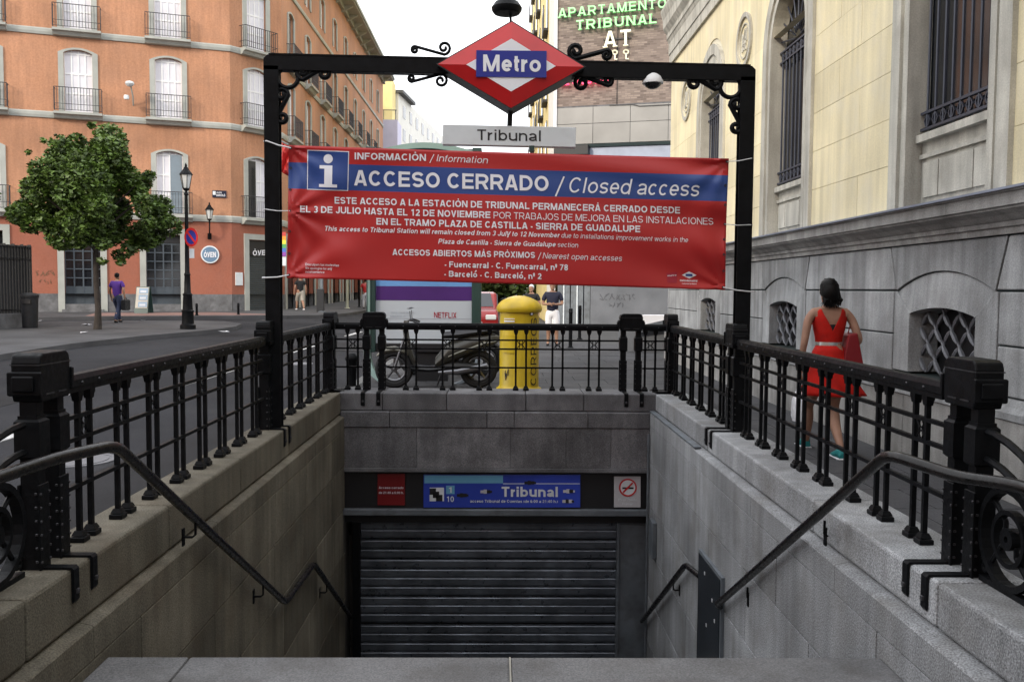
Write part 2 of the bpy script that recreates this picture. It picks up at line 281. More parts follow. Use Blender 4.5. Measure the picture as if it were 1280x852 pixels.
# ------------------------------------------------------------------ a plain grotesque alphabet, drawn as strokes
def _ell(cx, cy, rx, ry, a0, a1, n=12): return [(cx+rx*math.cos(rad(a0+(a1-a0)*i/n)), cy+ry*math.sin(rad(a0+(a1-a0)*i/n))) for i in range(n+1)]
ADV = dict(A=.98, B=.96, C=1.0, D=1.0, E=.9, F=.84, G=1.06, H=1.0, I=.39, J=.76, K=1.0, L=.82, M=1.16, N=1.0, O=1.07, P=.92, Q=1.07, R=.99, S=.93, T=.86, U=1.0, V=.93, W=1.3, X=.93, Y=.93, Z=.85,
           a=.78, b=.84, c=.77, d=.84, e=.78, f=.45, g=.84, h=.82, i=.37, j=.37, k=.77, l=.37, m=1.24, n=.82, o=.84, p=.84, q=.84, r=.52, s=.75, t=.45, u=.82, v=.76, w=1.1, x=.76, y=.76, z=.7)
def skel(ch, t):
    """-> advance, straight strokes [(x0,y0,x1,y1)], curved strokes [pts], clip height"""
    acc = {'Á': 'A', 'Ó': 'O', 'É': 'E', 'á': 'a', 'ó': 'o'}.get(ch); base = acc or ch
    if ch == ' ': return .38, [], [], (0, 1)
    adv = ADV.get(base, .77 if base.isdigit() else .4); sb = .065; W = adv-2*sb; h = t/2; l, r, m, T, B = h, W-h, W/2, 1-h, h; X = .735; xt = X-h
    L, C = [], []; O = lambda cx, cy, rx, ry: _ell(cx, cy, rx, ry, 0, 360, 24)
    if base == 'A': L = [(h*.95, 0, m-h*.3, 1), (W-h*.95, 0, m+h*.3, 1), (W*.24, .27, W*.76, .27)]
    elif base == 'B': L = [(l, 0, l, 1)]; C = [[(l, T), (W*.52, T)]+_ell(W*.56, .53+(T-.53)/2, r-W*.6, (T-.53)/2, 90, -90)+[(l, .53)], [(l, .53), (W*.55, .53)]+_ell(W*.58, (B+.53)/2, r-W*.58, (.53-B)/2, 90, -90)+[(l, B)]]
    elif base in 'CG':
        C = [_ell(m, .5, m-h, .5-h, 42, 322 if base == 'C' else 360, 26)]
        if base == 'G': L = [(m+.02, .44, W, .44), (r, .5, r, 0)]; C = [_ell(m, .5, m-h, .5-h, 42, 345, 26)]
    elif base == 'D': L = [(l, 0, l, 1)]; C = [[(l, T), (W*.42, T)]+_ell(W*.42, .5, r-W*.42, .5-h, 90, -90, 16)+[(l, B)]]
    elif base == 'E': L = [(l, 0, l, 1), (l, T, W, T), (l, .52, W*.94, .52), (l, B, W, B)]
    elif base == 'F': L = [(l, 0, l, 1), (l, T, W, T), (l, .5, W*.9, .5)]
    elif base == 'H': L = [(l, 0, l, 1), (r, 0, r, 1), (l, .52, r, .52)]
    elif base == 'I': L = [(m, 0, m, 1)]
    elif base == 'J': L = [(r, .3, r, 1)]; C = [_ell(m, .3, m-h, .3-h, 0, -180)]
    elif base == 'K': L = [(l, 0, l, 1), (l, .36, r+.02, 1.02), (W*.38, .55, r+.02, -.02)]
    elif base == 'L': L = [(l, 0, l, 1), (l, B, W, B)]
    elif base == 'M': L = [(l, 0, l, 1), (r, 0, r, 1), (l+h*.3, 1, m, 0), (r-h*.3, 1, m, 0)]
    elif base == 'N': L = [(l, 0, l, 1), (r, 0, r, 1), (l+h*.2, 1, r-h*.2, 0)]
    elif base in 'OQ':
        C = [O(m, .5, m-h, .5-h)]
        if base == 'Q': L = [(W*.58, .26, W*.96, -.04)]
    elif base in 'PR':
        L = [(l, 0, l, 1)]; C = [[(l, T), (W*.55, T)]+_ell(W*.58, (T+.44)/2, r-W*.58, (T-.44)/2, 90, -90)+[(l, .44)]]
        if base == 'R': L.append((W*.55, .46, r+.01, -.03))
    elif base == 'S': C = [_ell(m, .75-h*.5, m-h, .25-h*.5, 20, 270, 14)[:-1]+_ell(m, .25+h*.5-.0, m-h, .25-h*.5, 90, -160, 14)]
    elif base == 'T': L = [(m, 0, m, 1), (0, T, W, T)]
    elif base == 'U': L = [(l, .36, l, 1), (r, .36, r, 1)]; C = [_ell(m, .36, m-h, .36-h, 180, 360, 14)]
    elif base == 'V': L = [(h, 1, m, 0), (W-h, 1, m, 0)]
    elif base == 'W': L = [(h, 1, W*.27, 0), (W*.27, 0, m, 1), (m, 1, W*.73, 0), (W*.73, 0, W-h, 1)]
    elif base == 'X': L = [(h, 0, W-h, 1), (h, 1, W-h, 0)]
    elif base == 'Y': L = [(m, 0, m, .42), (h, 1, m, .4), (W-h, 1, m, .4)]
    elif base == 'Z': L = [(0, T, W, T), (0, B, W, B), (h, B, r, T)]
    elif base in 'abdgpq':
        cy, ry = X/2, X/2-h
        if base == 'a': C = [_ell(m-.01, X-h-.17, m-h-.01, .17, 165, 0, 8)+[(r-.01, .1), (W, h*.7)], [(r-.01, X*.56)]+_ell(m*.92, .2, m*.92-h, .2-h, 75, 330, 14)]
        else:
            C = [O(m, cy, m-h, ry)]
            if base == 'b': L = [(l, 0, l, 1)]
            if base == 'd': L = [(r, 0, r, 1)]
            if base == 'p': L = [(l, -.28, l, X)]
            if base == 'q': L = [(r, -.28, r, X)]
            if base == 'g': L = [(r, -.06, r, X)]; C.append(_ell(m, -.06, m-h, .2-h*.6, 0, -155, 10))
    elif base == 'c': C = [_ell(m, X/2, m-h, X/2-h, 45, 315, 18)]
    elif base == 'e': C = [_ell(m, X/2, m-h, X/2-h, 0, 318, 20)]; L = [(l, X*.49, r+h*.8, X*.49)]
    elif base == 'f': L = [(W*.42, 0, W*.42, .8), (0, xt, W, xt)]; C = [_ell(W*.42+.2, .78, .2, T-.78+.0, 180, 100, 6)]
    elif base in 'hn': L = [(l, 0, l, 1 if base == 'h' else X), (r, 0, r, X*.62)]; C = [_ell(m, X*.6, m-h, xt-X*.6, 180, 0, 12)]
    elif base == 'm': q = (W-t)/2; L = [(l, 0, l, X), (l+q, 0, l+q, X*.62), (r, 0, r, X*.62)]; C = [_ell(l+q/2, X*.62, q/2, xt-X*.62, 180, 0, 10), _ell(l+q*1.5, X*.62, q/2, xt-X*.62, 180, 0, 10)]
    elif base in 'ij': L = [(m, 0 if base == 'i' else -.15, m, X), (m, 1-t*.9, m, 1)]
    elif base == 'k': L = [(l, 0, l, 1), (l, .25, r, X+.02), (W*.42, .42, r+.02, -.02)]
    elif base == 'l': L = [(m, 0, m, 1)]
    elif base == 'o': C = [O(m, X/2, m-h, X/2-h)]
    elif base == 'r': L = [(l, 0, l, X)]; C = [_ell(W, X*.45, W-h, xt-X*.45, 175, 92, 8)]
    elif base == 's': C = [_ell(m, X*.75-h*.5, m-h, X*.25-h*.5, 20, 270, 12)[:-1]+_ell(m, X*.25+h*.5, m-h, X*.25-h*.5, 90, -160, 12)]
    elif base == 't': L = [(W*.42, .18, W*.42, .93), (0, xt, W, xt)]; C = [_ell(W*.42+.18, .18, .18, .18-h, 180, 260, 6)]
    elif base == 'u': L = [(l, .3, l, X), (r, 0, r, X)]; C = [_ell(m, .28, m-h, .28-h, 180, 360, 12)]
    elif base == 'v': L = [(h*.8, X, m, 0), (W-h*.8, X, m, 0)]
    elif base == 'w': L = [(h*.8, X, W*.27, 0), (W*.27, 0, m, X), (m, X, W*.73, 0), (W*.73, 0, W-h*.8, X)]
    elif base == 'x': L = [(h, 0, W-h, X), (h, X, W-h, 0)]
    elif base == 'y': L = [(h*.8, X, m, 0), (W-h*.8, X, W*.3, -.28)]
    elif base == 'z': L = [(0, xt, W, xt), (0, B, W, B), (h, B, r, xt)]
    elif base == '1': L = [(W*.6, 0, W*.6, 1), (W*.15, .78, W*.6, .84)]
    elif base == '2': C = [_ell(m, .68, m-h, .32-h, 170, -35, 12)+[(l, h+.02)]]; L = [(0, B, W, B)]
    elif base == '3': C = [_ell(m, .75-h*.4, m-h, .25-h*.5, 150, -90, 10), _ell(m, .27+h*.2, m-h, .27-h*.6, 90, -155, 12)]
    elif base == '4': L = [(W*.7, 0, W*.7, 1), (0, .28, W, .28), (h*.6, .26, W*.7, .98)]
    elif base == '6': C = [O(m, .32, m-h, .32-h), _ell(m+.05, .5, m-h+.05, .5-h, 180, 65, 10)]
    elif base == '7': L = [(0, T, W, T), (r, T, W*.28, 0)]
    elif base == '8': C = [O(m, .76-h*.3, m-h*1.15, .24-h*.6), O(m, .27+h*.15, m-h, .27-h*.7)]
    elif base == '9': C = [O(m, .68, m-h, .32-h), _ell(m-.05, .5, m-h+.05, .5-h, 0, -115, 10)]
    elif base == '0': C = [O(m, .5, m-h, .5-h)]
    elif base == '-': L = [(0, .33, W, .33)]
    elif base == '/': L = [(0, -.02, W, 1.02)]
    elif base == 'º': C = [O(m, .8, m-h*.6, .2-h*.6)]; L = [(0, .5, W, .5)]
    elif base == ',': L = [(m, 0, m, t), (m, .02, m-.06, -.16)]
    elif base == '.': L = [(m, 0, m, t)]
    elif base == ':': L = [(m, 0, m, t), (m, .5, m, .5+t)]
    elif base == '(': C = [_ell(W+.1, .4, W*.9, .62, 140, 220, 8)]
    elif base == ')': C = [_ell(-.1, .4, W*.9, .62, 40, -40, 8)]
    if acc: y = 1.12 if ch.isupper() else .86; L.append((m-.03, y, m+.07, y+.14))
    return adv, L, C, (0, 1)
def _clip(poly, y, keep_above):
    out = []
    for i in range(len(poly)):
        a, b = poly[i], poly[(i+1) % len(poly)]; ia = (a[1] >= y) == keep_above or a[1] == y; ib = (b[1] >= y) == keep_above or b[1] == y
        if ia: out.append(a)
        if ia != ib: k = (y-a[1])/(b[1]-a[1]); out.append((a[0]+(b[0]-a[0])*k, y))
    return out
def gtext(txt, t, it=0, serif=False, track=0):
    """polygons (list of [pts], layer) of a line of text, cap height 1"""
    x = 0; P = []
    for ch in txt:
        adv, L, C, _ = skel(ch, t); h = t/2; ox = x+.065; lay = 0
        acc_ = ch in 'ÁÓÉáóé'
        for lay_i, (x0, y0, x1, y1) in enumerate(L):
            dx, dy = x1-x0, y1-y0; n = math.hypot(dx, dy); ux, uy = dx/n, dy/n; diag = abs(ux) > .04 and abs(uy) > .04
            hh = h*(.92 if abs(uy) < .1 else 1)
            if diag: e = .25; x0 -= ux*e*(y0 in (0, 1, .735) or y0 < 0); y0 -= uy*e*(y0 in (0, 1, .735) or y0 < 0); e2 = .25*(y1 in (0, 1, .735)); x1 += ux*e2; y1 += uy*e2
            q = [(x0-uy*hh, y0+ux*hh), (x1-uy*hh, y1+ux*hh), (x1+uy*hh, y1-ux*hh), (x0+uy*hh, y0-ux*hh)]
            if diag and ch not in 'y,/' and not (acc_ and lay_i == len(L)-1):
                top = 1 if (ch.isupper() or ch.isdigit() or ch == 'k') else .735
                q = _clip(_clip(q, 0, True), top, False)
            if len(q) >= 3: P.append(([(ox+a, b) for a, b in q], lay)); lay += 1
            if serif and not diag and abs(uy) > .5:
                for yy in (y0, y1):
                    if yy in (0, 1): P.append(([(ox+x0-h*2.1, yy-.07*yy), (ox+x0+h*2.1, yy-.07*yy), (ox+x0+h*2.1, yy+.07*(1-yy)), (ox+x0-h*2.1, yy+.07*(1-yy))], lay)); lay += 1
            if serif and diag:
                pass
        if serif and ch in 'AVMN':
            for sx in ((h, adv-.13-h) if ch in 'AM' else (h,)): P.append(([(ox+sx-h*2, 0), (ox+sx+h*2, 0), (ox+sx+h*2, .07), (ox+sx-h*2, .07)], lay)); lay += 1
        for c in C:
            cl = len(c) > 5 and abs(c[0][0]-c[-1][0])+abs(c[0][1]-c[-1][1]) < 1e-6
            if cl: c = c[:-1]
            n = len(c); A = []; B = []
            for i in range(n):
                a = c[(i-1) % n] if cl or i else c[0]; b = c[(i+1) % n] if cl or i < n-1 else c[-1]
                dx, dy = b[0]-a[0], b[1]-a[1]; k = math.hypot(dx, dy) or 1; nx, ny = -dy/k, dx/k
                wx = h; A.append((c[i][0]+nx*wx, c[i][1]+ny*wx*.94)); B.append((c[i][0]-nx*wx, c[i][1]-ny*wx*.94))
            for i in range(n if cl else n-1):
                j = (i+1) % n; P.append(([(ox+a, b) for a, b in (A[i], A[j], B[j], B[i])], lay))
            lay += 1
        x += adv+track
    if it: P = [([(a+b*it, b) for a, b in q], l) for q, l in P]
    return P
def lettering(name, txt, x0, x1, y0, y1, cap, fn, m, parent, bold=.19, shear=0, thick=0, serif=False, track=0):
    P = gtext(txt, bold, shear, serif, track); lo = min(p[0] for q, _ in P for p in q); hi = max(p[0] for q, _ in P for p in q); mb = MB()
    for q, lay in P:
        pts = []
        for a, b in q: k = (a-lo)/(hi-lo); pts.append((x0+(x1-x0)*k, y0+(y1-y0)*k-b*cap))
        if sum(pts[i][0]*pts[(i+1) % len(pts)][1]-pts[(i+1) % len(pts)][0]*pts[i][1] for i in range(len(pts))) > 0: pts.reverse()
        n = len(pts); d = thick+.00025*lay; F = [tuple(range(n))]; V = [fn(x, y, d) for x, y in pts]
        if thick: V += [fn(x, y, 0) for x, y in pts]; F += [(i, i+n, (i+1) % n+n, (i+1) % n) for i in range(n)]
        mb.add(V, F)
    return mb.build(name, m, parent)
def arc(c, r, a0, a1, n): return [(c[0]+r*math.cos(a0+(a1-a0)*i/n), c[1]+r*math.sin(a0+(a1-a0)*i/n)) for i in range(n+1)]
def spiral(c, r, th, sg, turns=1.35, n=18, k=.8):     # from the outside inwards
    return [(c[0]+r*(1-k*i/n)*math.cos(th+sg*2*math.pi*turns*i/n), c[1]+r*(1-k*i/n)*math.sin(th+sg*2*math.pi*turns*i/n)) for i in range(n+1)]
def scroll(c0, c1, r0, r1, side=1, same=False, turns=1.35):
    d = math.atan2(c1[1]-c0[1], c1[0]-c0[0]); t0 = d+side*math.pi/2; t1 = t0 if same else d-side*math.pi/2
    a = list(reversed(spiral(c0, r0, t0, side, turns))); b = spiral(c1, r1, t1, (-side if same else side), turns)
    m = [(a[-1][0]+(b[0][0]-a[-1][0])*t, a[-1][1]+(b[0][1]-a[-1][1])*t) for t in (.25, .5, .75)]
    return a+m+b
# ------------------------------------------------------------------ ground
def gz(x, y):
    t = min(1, max(0, (-3-x)/7)); t = t*t*(3-2*t); return .01*max(0, min(y, 90))*t
XS = [-400, -150, -80, -50, -35, -25, -20, -16, -13, -10, -8.2, -6.6, -5, -3.8, -3, -2.44, 2.42, 6, 20, 100, 400]
YS = [-300, -60, -10, .5, 6, 12.25, 18, 25, 33, 42, 55, 70, 90, 200, 900]
mb = MB()
for i, x in enumerate(XS):
    for j, y in enumerate(YS): mb.v.append((x, y, gz(x, y)-.12))
n = len(YS)
for i in range(len(XS)-1):
    for j in range(n-1):
        if XS[i] >= -2.45 and XS[i+1] <= 2.43 and YS[j] >= .49 and YS[j+1] <= 12.26: continue
        mb.f.append((i*n+j, (i+1)*n+j, (i+1)*n+j+1, i*n+j+1))
tag(mb.build('road', 'asphalt'), None, None, kind='structure')
def slabpoly(name, poly, h=0.0, m='paving', kerb=True, depth=.3):
    # a raised pavement sheet following the ground, cut into a triangle fan of small cells by bmesh
    bm = bmesh.new(); vs = [bm.verts.new((x, y, 0)) for x, y in poly]; bm.faces.new(vs)
    for ax, lst in ((0, [-60, -35, -25, -20, -16, -13, -10, -8.2, -6.6, -5, -3.8, -3]), (1, [6, 12, 18, 25, 33, 42, 55, 70])):
        for c in lst:
            bmesh.ops.bisect_plane(bm, geom=bm.verts[:]+bm.edges[:]+bm.faces[:], plane_co=(c if ax == 0 else 0, c if ax == 1 else 0, 0), plane_no=(1-ax, ax, 0))
    r = bmesh.ops.extrude_face_region(bm, geom=bm.faces[:]); low = [g for g in r['geom'] if isinstance(g, bmesh.types.BMVert)]
    ls = set(low)
    for v in bm.verts: v.co.z = gz(v.co.x, v.co.y)+h-(depth if v not in ls else 0)
    bmesh.ops.recalc_face_normals(bm, faces=bm.faces[:])
    me = bpy.data.meshes.new(name); bm.to_mesh(me); bm.free(); me.materials.append(M[m]); o = bpy.data.objects.new(name, me); COL.objects.link(o)
    o['kind'] = 'structure'; return o
pv1 = slabpoly('pavement', [(2.42, -20), (3.9, -20), (3.9, 20.5), (14, 20.5), (14, 44), (2.2, 44), (1.9, 90), (-1.2, 90), (-2.2, 30), (-2.3, 12.25), (2.42, 12.25)], -.004, 'pavejoint')
# paving slabs, one object each where they can be told apart
protos = {}
def slab_at(x, y, w, d, par):
    k = (round(w, 2), round(d, 2))
    if k not in protos:
        mb = MB().box(-w/2+.004, w/2-.004, -d/2+.004, d/2-.004, -.03, .006); protos[k] = mb
        o = mb.build('paving_slab', 'paving', par, world=False, bevel=.003); protos[k] = o; o.location = (x, y, 0); return
    o = protos[k].copy(); COL.objects.link(o); o.parent = par; o.location = (x, y, R.uniform(-.001, .002))
ys = -.5; r = 0
while ys < 12.2:
    d = .62; off = .23*(r % 2)
    xs = [2.425, 2.425+.46+off*.8, 3.36+off*.3, 3.77]
    for a, b in zip(xs[:-1], xs[1:]): slab_at((a+b)/2, ys+d/2, b-a, d, pv1)
    ys += d; r += 1
ys = 12.27; r = 0
while ys < 25:
    d = .62; x = -2.25 - (.5 if r % 2 else 0)
    while x < 3.7:
        a = max(x, -2.25); b = min(x+1.0, 3.7)
        if b-a > .15: slab_at((a+b)/2, ys+d/2, b-a, d, pv1)
        x += 1.0
    ys += d; r += 1
# kerb stones along the road beyond the stairs
kp = MB().box(-.09, .09, -.49, .49, -.25, .004).build('kerb_stone', 'kerb', pv1, world=False, bevel=.012); kp.location = (-2.37, 12.8, 0)
for i in range(1, 24):
    o = kp.copy(); COL.objects.link(o); o.parent = pv1; o.location = (-2.37 + .004*i, 12.8+i*1.0, R.uniform(-.004, .004))
# plaza on the left with the tree and the lamp, pavement in front of the orange house
plaza = slabpoly('pavement', [(-9.4, -30), (-9.6, 8), (-9.9, 17.9), (-9.95, 21), (-9.5, 24), (-9.0, 26), (-8.65, 28), (-8.6, 29.6), (-8.9, 31.3), (-9.8, 32.4), (-11.5, 32.9), (-60, 17), (-60, -30)], 0, 'paving')
side = slabpoly('pavement', [(-7.2, 95), (-7.2, 50), (-7.4, 44), (-8, 40.2), (-8.9, 38.0), (-10.4, 36.9), (-12.2, 36.2), (-62, 19), (-62, 26), (-12.4, 42.6), (-10.5, 46), (-10.5, 95)], .01, 'paving')
slabpoly('paved_strip', [(-9.3, 38.4), (-10.6, 37.5), (-16.2, 35.6), (-17.2, 38.8), (-12.8, 40.3)], .016, 'redpave', depth=.02)
for (x0, y0, x1, y1) in ((-5.35, 7.2, -5.35, 10.2), (-5.3, 14.6, -5.25, 17.6), (-5.2, 22, -5.15, 25), (-5.1, 30, -5.05, 33)):
    mb = MB(); w = .07
    a = [(x0-w, y0, gz(x0, y0)-.114), (x0+w, y0, gz(x0, y0)-.114), (x1+w, y1, gz(x1, y1)-.114), (x1-w, y1, gz(x1, y1)-.114)]
    mb.hexa([(p[0], p[1], p[2]-.01) for p in a], a); tag(mb.build('lane_marking', 'roadpaint'), None, None, kind='structure')

# ------------------------------------------------------------------ stairwell
XL, XR, YE = -2.09, 1.98, 11.6           # inner edges of the coping
L2, R2, E2 = -2.03, 1.90, 11.53          # wall face below
FL = -3.85
def side_wall(sgn, name, label, xo, xi, x2, zt, zl, z2, m):
    t = thing(name, label, 'wall', ((xo+xi)/2, 6, 0))
    # backing (dark joint bed)
    mb = MB()
    lo, hi = sorted((xo, x2+sgn*.012)); mb.box(lo, hi, .5, 12.2, FL-.3, zl-.02); mb.build('joint_bed', 'joint', t)
    yj = [.52, 2.3, 3.85, 5.55, 7.1, 8.75, 10.3, 12.2] if sgn < 0 else [.52, 2.6, 4.1, 5.75, 7.35, 8.7, 10.4, 12.2]
    for y0, y1 in zip(yj[:-1], yj[1:]):          # coping
        lo, hi = sorted((xo, xi)); y1 = min(y1, 11.95 if y1 > 12 else y1)
        MB().box(lo, hi, y0+.005, y1-.005, zl+.004, zt).build('coping_stone', m, t, bevel=.018)
    yj2 = [.52, 1.9, 3.0, 4.35, 6.3, 8.05, 9.7, 11.56] if sgn < 0 else [.52, 1.6, 3.2, 5.15, 6.9, 8.6, 10.1, 11.56]
    for y0, y1 in zip(yj2[:-1], yj2[1:]):        # ledge course with a sloping top
        poly = [(xo, z2+.003), (x2, z2+.003), (x2, zl-.028), (x2+sgn*.008, zl-.018), (xi+sgn*.03, zl-.002), (xo, zl-.002)]
        mb = MB(); mb.prism(poly, lambda p, q: (p, y0+.003, q), lambda p, q: (p, y1-.003, q)); o = mb.build('ledge_stone', m, t)
        fixn(o)
    zs = [z2, z2-.46, z2-1.02, z2-1.6, z2-2.2, z2-2.8, FL-.1]
    for k in range(len(zs)-1):                   # wall stones
        y = .52 - (.8 if k % 2 else 0.0) - R.random()*.3
        while y < 11.56:
            w = R.uniform(1.15, 1.7); y0, y1 = max(y, .52), min(y+w, 11.56)
            if y1-y0 > .2:
                lo, hi = sorted((x2+sgn*.1, x2+R.uniform(-.0015, .0015)))
                MB().box(lo, hi, y0+.005, y1-.005, zs[k+1]+.005, zs[k]-.005).build('wall_stone', m, t, bevel=.004)
            y += w
    return t
def fixn(o):
    bm = bmesh.new(); bm.from_mesh(o.data); bmesh.ops.recalc_face_normals(bm, faces=bm.faces[:]); bm.to_mesh(o.data); bm.free(); return o
wl = side_wall(-1, 'stairwell_wall', 'granite stairwell wall with coping on the left of the steps, shade in its colour', -2.44, XL, L2, .2, -.085, -.27, 'granite_warm_shaded')
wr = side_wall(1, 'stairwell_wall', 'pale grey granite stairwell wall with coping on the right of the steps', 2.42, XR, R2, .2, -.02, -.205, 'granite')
we = thing('stairwell_wall', 'granite wall across the far end of the stairwell above the shutter', 'wall', (0, 11.9, 0))
xj = [-2.4, -1.55, -.72, .3, 1.05, 2.38]
for a, b in zip(xj[:-1], xj[1:]): MB().box(a+.003, b-.003, YE, 12.2, -.03, .2).build('coping_stone', 'granite_end_shaded', we, bevel=.015)
xj = [-2.08, -1.45, -.2, .15, 1.1, 1.96]
for a, b in zip(xj[:-1], xj[1:]): MB().box(a+.003, b-.003, E2, 12.0, -.235, -.035).build('ledge_stone', 'granite_end_shaded', we, bevel=.008)
xj = [-2.08, -1.1, .1, .82, 1.4, 1.96]
for a, b in zip(xj[:-1], xj[1:]): MB().box(a+.002, b-.002, E2+.012, 12.0, -.76, -.24).build('wall_stone', 'granite_end_shaded', we, bevel=.003)
MB().box(-2.08, 1.96, E2-.02, 12.0, -.81, -.763).build('lintel_strip', 'granite_end_shaded', we, bevel=.004)
MB().box(-2.08, 1.96, E2+.06, 12.0, -1.30, -.812).build('sign_recess', 'black', we)
MB().box(-2.08, 1.96, E2-.01, 12.0, -1.38, -1.295).build('lintel_strip', 'steel', we, bevel=.01)
MB().box(-2.08, 1.96, E2+.12, 12.0, -1.5, -1.383).build('shutter_housing', 'black', we)
MB().box(-2.44, 2.42, 12.0, 12.25, FL-.3, -.04).build('joint_bed', 'joint', we)
# roller shutter
rs = thing('roller_shutter', 'closed grey steel roller shutter at the bottom of the stairs', 'shutter', (-.1, 11.72, FL))
z = -1.5; k = 0
prof = [(0, 0), (-.012, .012), (-.016, .03), (-.012, .1), (-.004, .113), (-.012, .118), (-.012, .125), (.02, .125), (.02, 0)]
mb = MB(); mb.prism(prof, lambda a, b: (-1.86, 11.74+a, b), lambda a, b: (1.52, 11.74+a, b)); sl = mb.build('slat', 'shutter', rs, world=False); fixn(sl)
sl.location = (.1, -11.72, z-.125-FL)
for i in range(1, 19):
    o = sl.copy(); COL.objects.link(o); o.parent = rs; o.location = (.1, -11.72+R.uniform(-.004, .004), z-.125*(i+1)-FL); o.rotation_euler.x = R.uniform(-.0012, .0012)
MB().box(-1.88, 1.55, 11.77, 11.8, FL, -1.48).build('backing', 'black', rs)
MB().box(-1.95, -1.85, 11.66, 11.8, FL, -1.5).build('guide_rail', 'iron', rs, bevel=.004)
MB().box(1.51, 1.545, 11.66, 11.8, FL, -1.5).build('guide_rail', 'steel', rs, bevel=.004)
MB().box(1.548, 1.9, 11.69, 11.8, FL, -1.5).build('side_panel', 'steel', rs, bevel=.004)
MB().box(-1.84, 1.5, 11.70, 11.77, FL, FL+.1).build('bottom_bar', 'steel', rs, bevel=.01)
# steps
st = thing('staircase', 'granite steps descending between the stairwell walls', 'stairs', (-.06, 4.5, -.32))
MB().box(L2, -1.62, 2.6, 4.5, -.5, -.32).build('step', 'slab', st, bevel=.012)
MB().box(-1.614, -.0, 2.6, 4.5, -.5, -.32).build('step', 'slab', st, bevel=.012)
MB().box(.008, R2, 2.6, 4.5, -.5, -.321).build('step', 'slab', st, bevel=.012)
MB().box(L2, R2, 1.6, 2.6, -.5, -.16).build('step', 'slab', st, bevel=.012)
MB().box(L2, R2, .5, 1.6, -.5, -.002).build('step', 'slab', st, bevel=.012)
MB().box(L2, R2, .5, 4.46, -.7, -.5).build('underlay', 'joint', st)
y, z = 4.5, -.32
for i in range(11):
    z -= .165; MB().box(L2, R2, y-.02, y+.3, z-.2, z).build('step', 'slab', st, bevel=.01); y += .29
MB().box(L2, R2, y-.02, 9.25, z-.365, z-.165).build('landing', 'slab', st, bevel=.01); z -= .165; y = 9.23
for i in range(8):
    z -= .165; MB().box(L2, R2, y-.02, y+.3, z-.2, z).build('step', 'slab', st, bevel=.01); y += .29
MB().box(L2, R2, y-.1, 12.0, FL-.05, z-.17).build('landing', 'slab', st)
# mortar joint seen in the tread
MB().box(-.002, .007, 2.6, 4.497, -.4, -.3205).build('mortar_joint', 'joint_pale', st)
# conduit in the right hand corner, small box, black notice panel
tag(MB().tube([(1.875, 11.48, -3.6), (1.875, 11.48, -.3)], .016, 8).build('conduit', 'steel', smooth=True), 'thin steel conduit running down the far right corner of the stairwell', 'pipe')
nb = thing('notice_board', 'tall black framed notice panel on the right stairwell wall', 'notice board', (1.87, 8.05, -2.2))
MB().box(1.868, 1.9, 7.62, 8.5, -2.3, -.92).build('frame', 'steel', nb, bevel=.003)
MB().box(1.86, 1.87, 7.65, 8.47, -2.27, -.95).build('panel', 'panelglass', nb)
for i, (yy, zz) in enumerate(((8.2, -1.05), (7.9, -1.2), (7.8, -1.35), (8.1, -1.5))):
    MB().box(1.857, 1.861, yy-.012, yy+.012, zz-.03, zz).build('sticker', 'signgrey', nb)
tag(MB().box(1.84, 1.9, 10.9, 11.15, -1.75, -1.3).build('junction_box', 'steel', bevel=.01), 'small grey metal box near the far end of the right stairwell wall', 'electrical box')
tag(MB().box(1.895, 1.965, 8.9, 11.55, -.026, -.008).build('metal_cover_strip', 'steel', bevel=.004), 'pale metal strip lying on the ledge of the right stairwell wall', 'metal strip')

# ------------------------------------------------------------------ handrails
def handrail(label, pts, brs, xw, sg, curl=None):
    h = thing('handrail', label, 'handrail', pts[0])
    P = []
    pv = [Vector(p) for p in pts]
    P.append(pv[0])
    for i in range(1, len(pv)-1):
        a, b, c = pv[i-1], pv[i], pv[i+1]; da = (a-b).normalized()*.09; dc = (c-b).normalized()*.09
        for t in (0, .25, .5, .75, 1): P.append((b+da)*(1-t)**2 + b*2*t*(1-t) + (b+dc)*t*t)
    P.append(pv[-1])
    MB().tube(P, .029, 12).build('rail', 'handrail', h, smooth=True)
    for (y, z) in brs:
        x = pts[-1][0]
        MB().tube([(x, y, z-.02), (x, y, z-.1), (x+sg*.02, y, z-.115), (xw, y, z-.115)], .008, 6).box(*sorted((xw, xw-sg*.008)), y-.02, y+.02, z-.17, z-.06).build('bracket', 'iron', h)
    return h
HL = -1.95; HR = 1.83
handrail('bent dark handrail on the left stairwell wall', [(-2.12, 2.6, .62), (-2.17, 3.3, .70), (-2.17, 3.72, .74), (HL-.12, 4.1, .765), (HL, 4.45, .765), (HL, 7.95, -1.26), (HL, 9.2, -1.29), (HL, 11.5, -2.7)], [(5.6, .1), (7.2, -.83), (9.9, -1.72)], L2, -1)
handrail('bent dark handrail on the upper part of the right stairwell wall', [(2.12, 2.6, .62), (2.15, 3.4, .72), (2.12, 3.72, .74), (HR+.18, 4.0, .715), (HR, 4.33, .76), (HR, 7.62, -1.16), (HR+.06, 7.66, -1.19)], [(5.3, .2), (6.9, -.74)], R2, 1)
handrail('short dark handrail on the lower part of the right stairwell wall', [(HR+.06, 8.55, -1.2), (HR, 8.9, -1.2), (HR, 11.5, -2.75)], [(9.5, -1.55)], R2, 1)

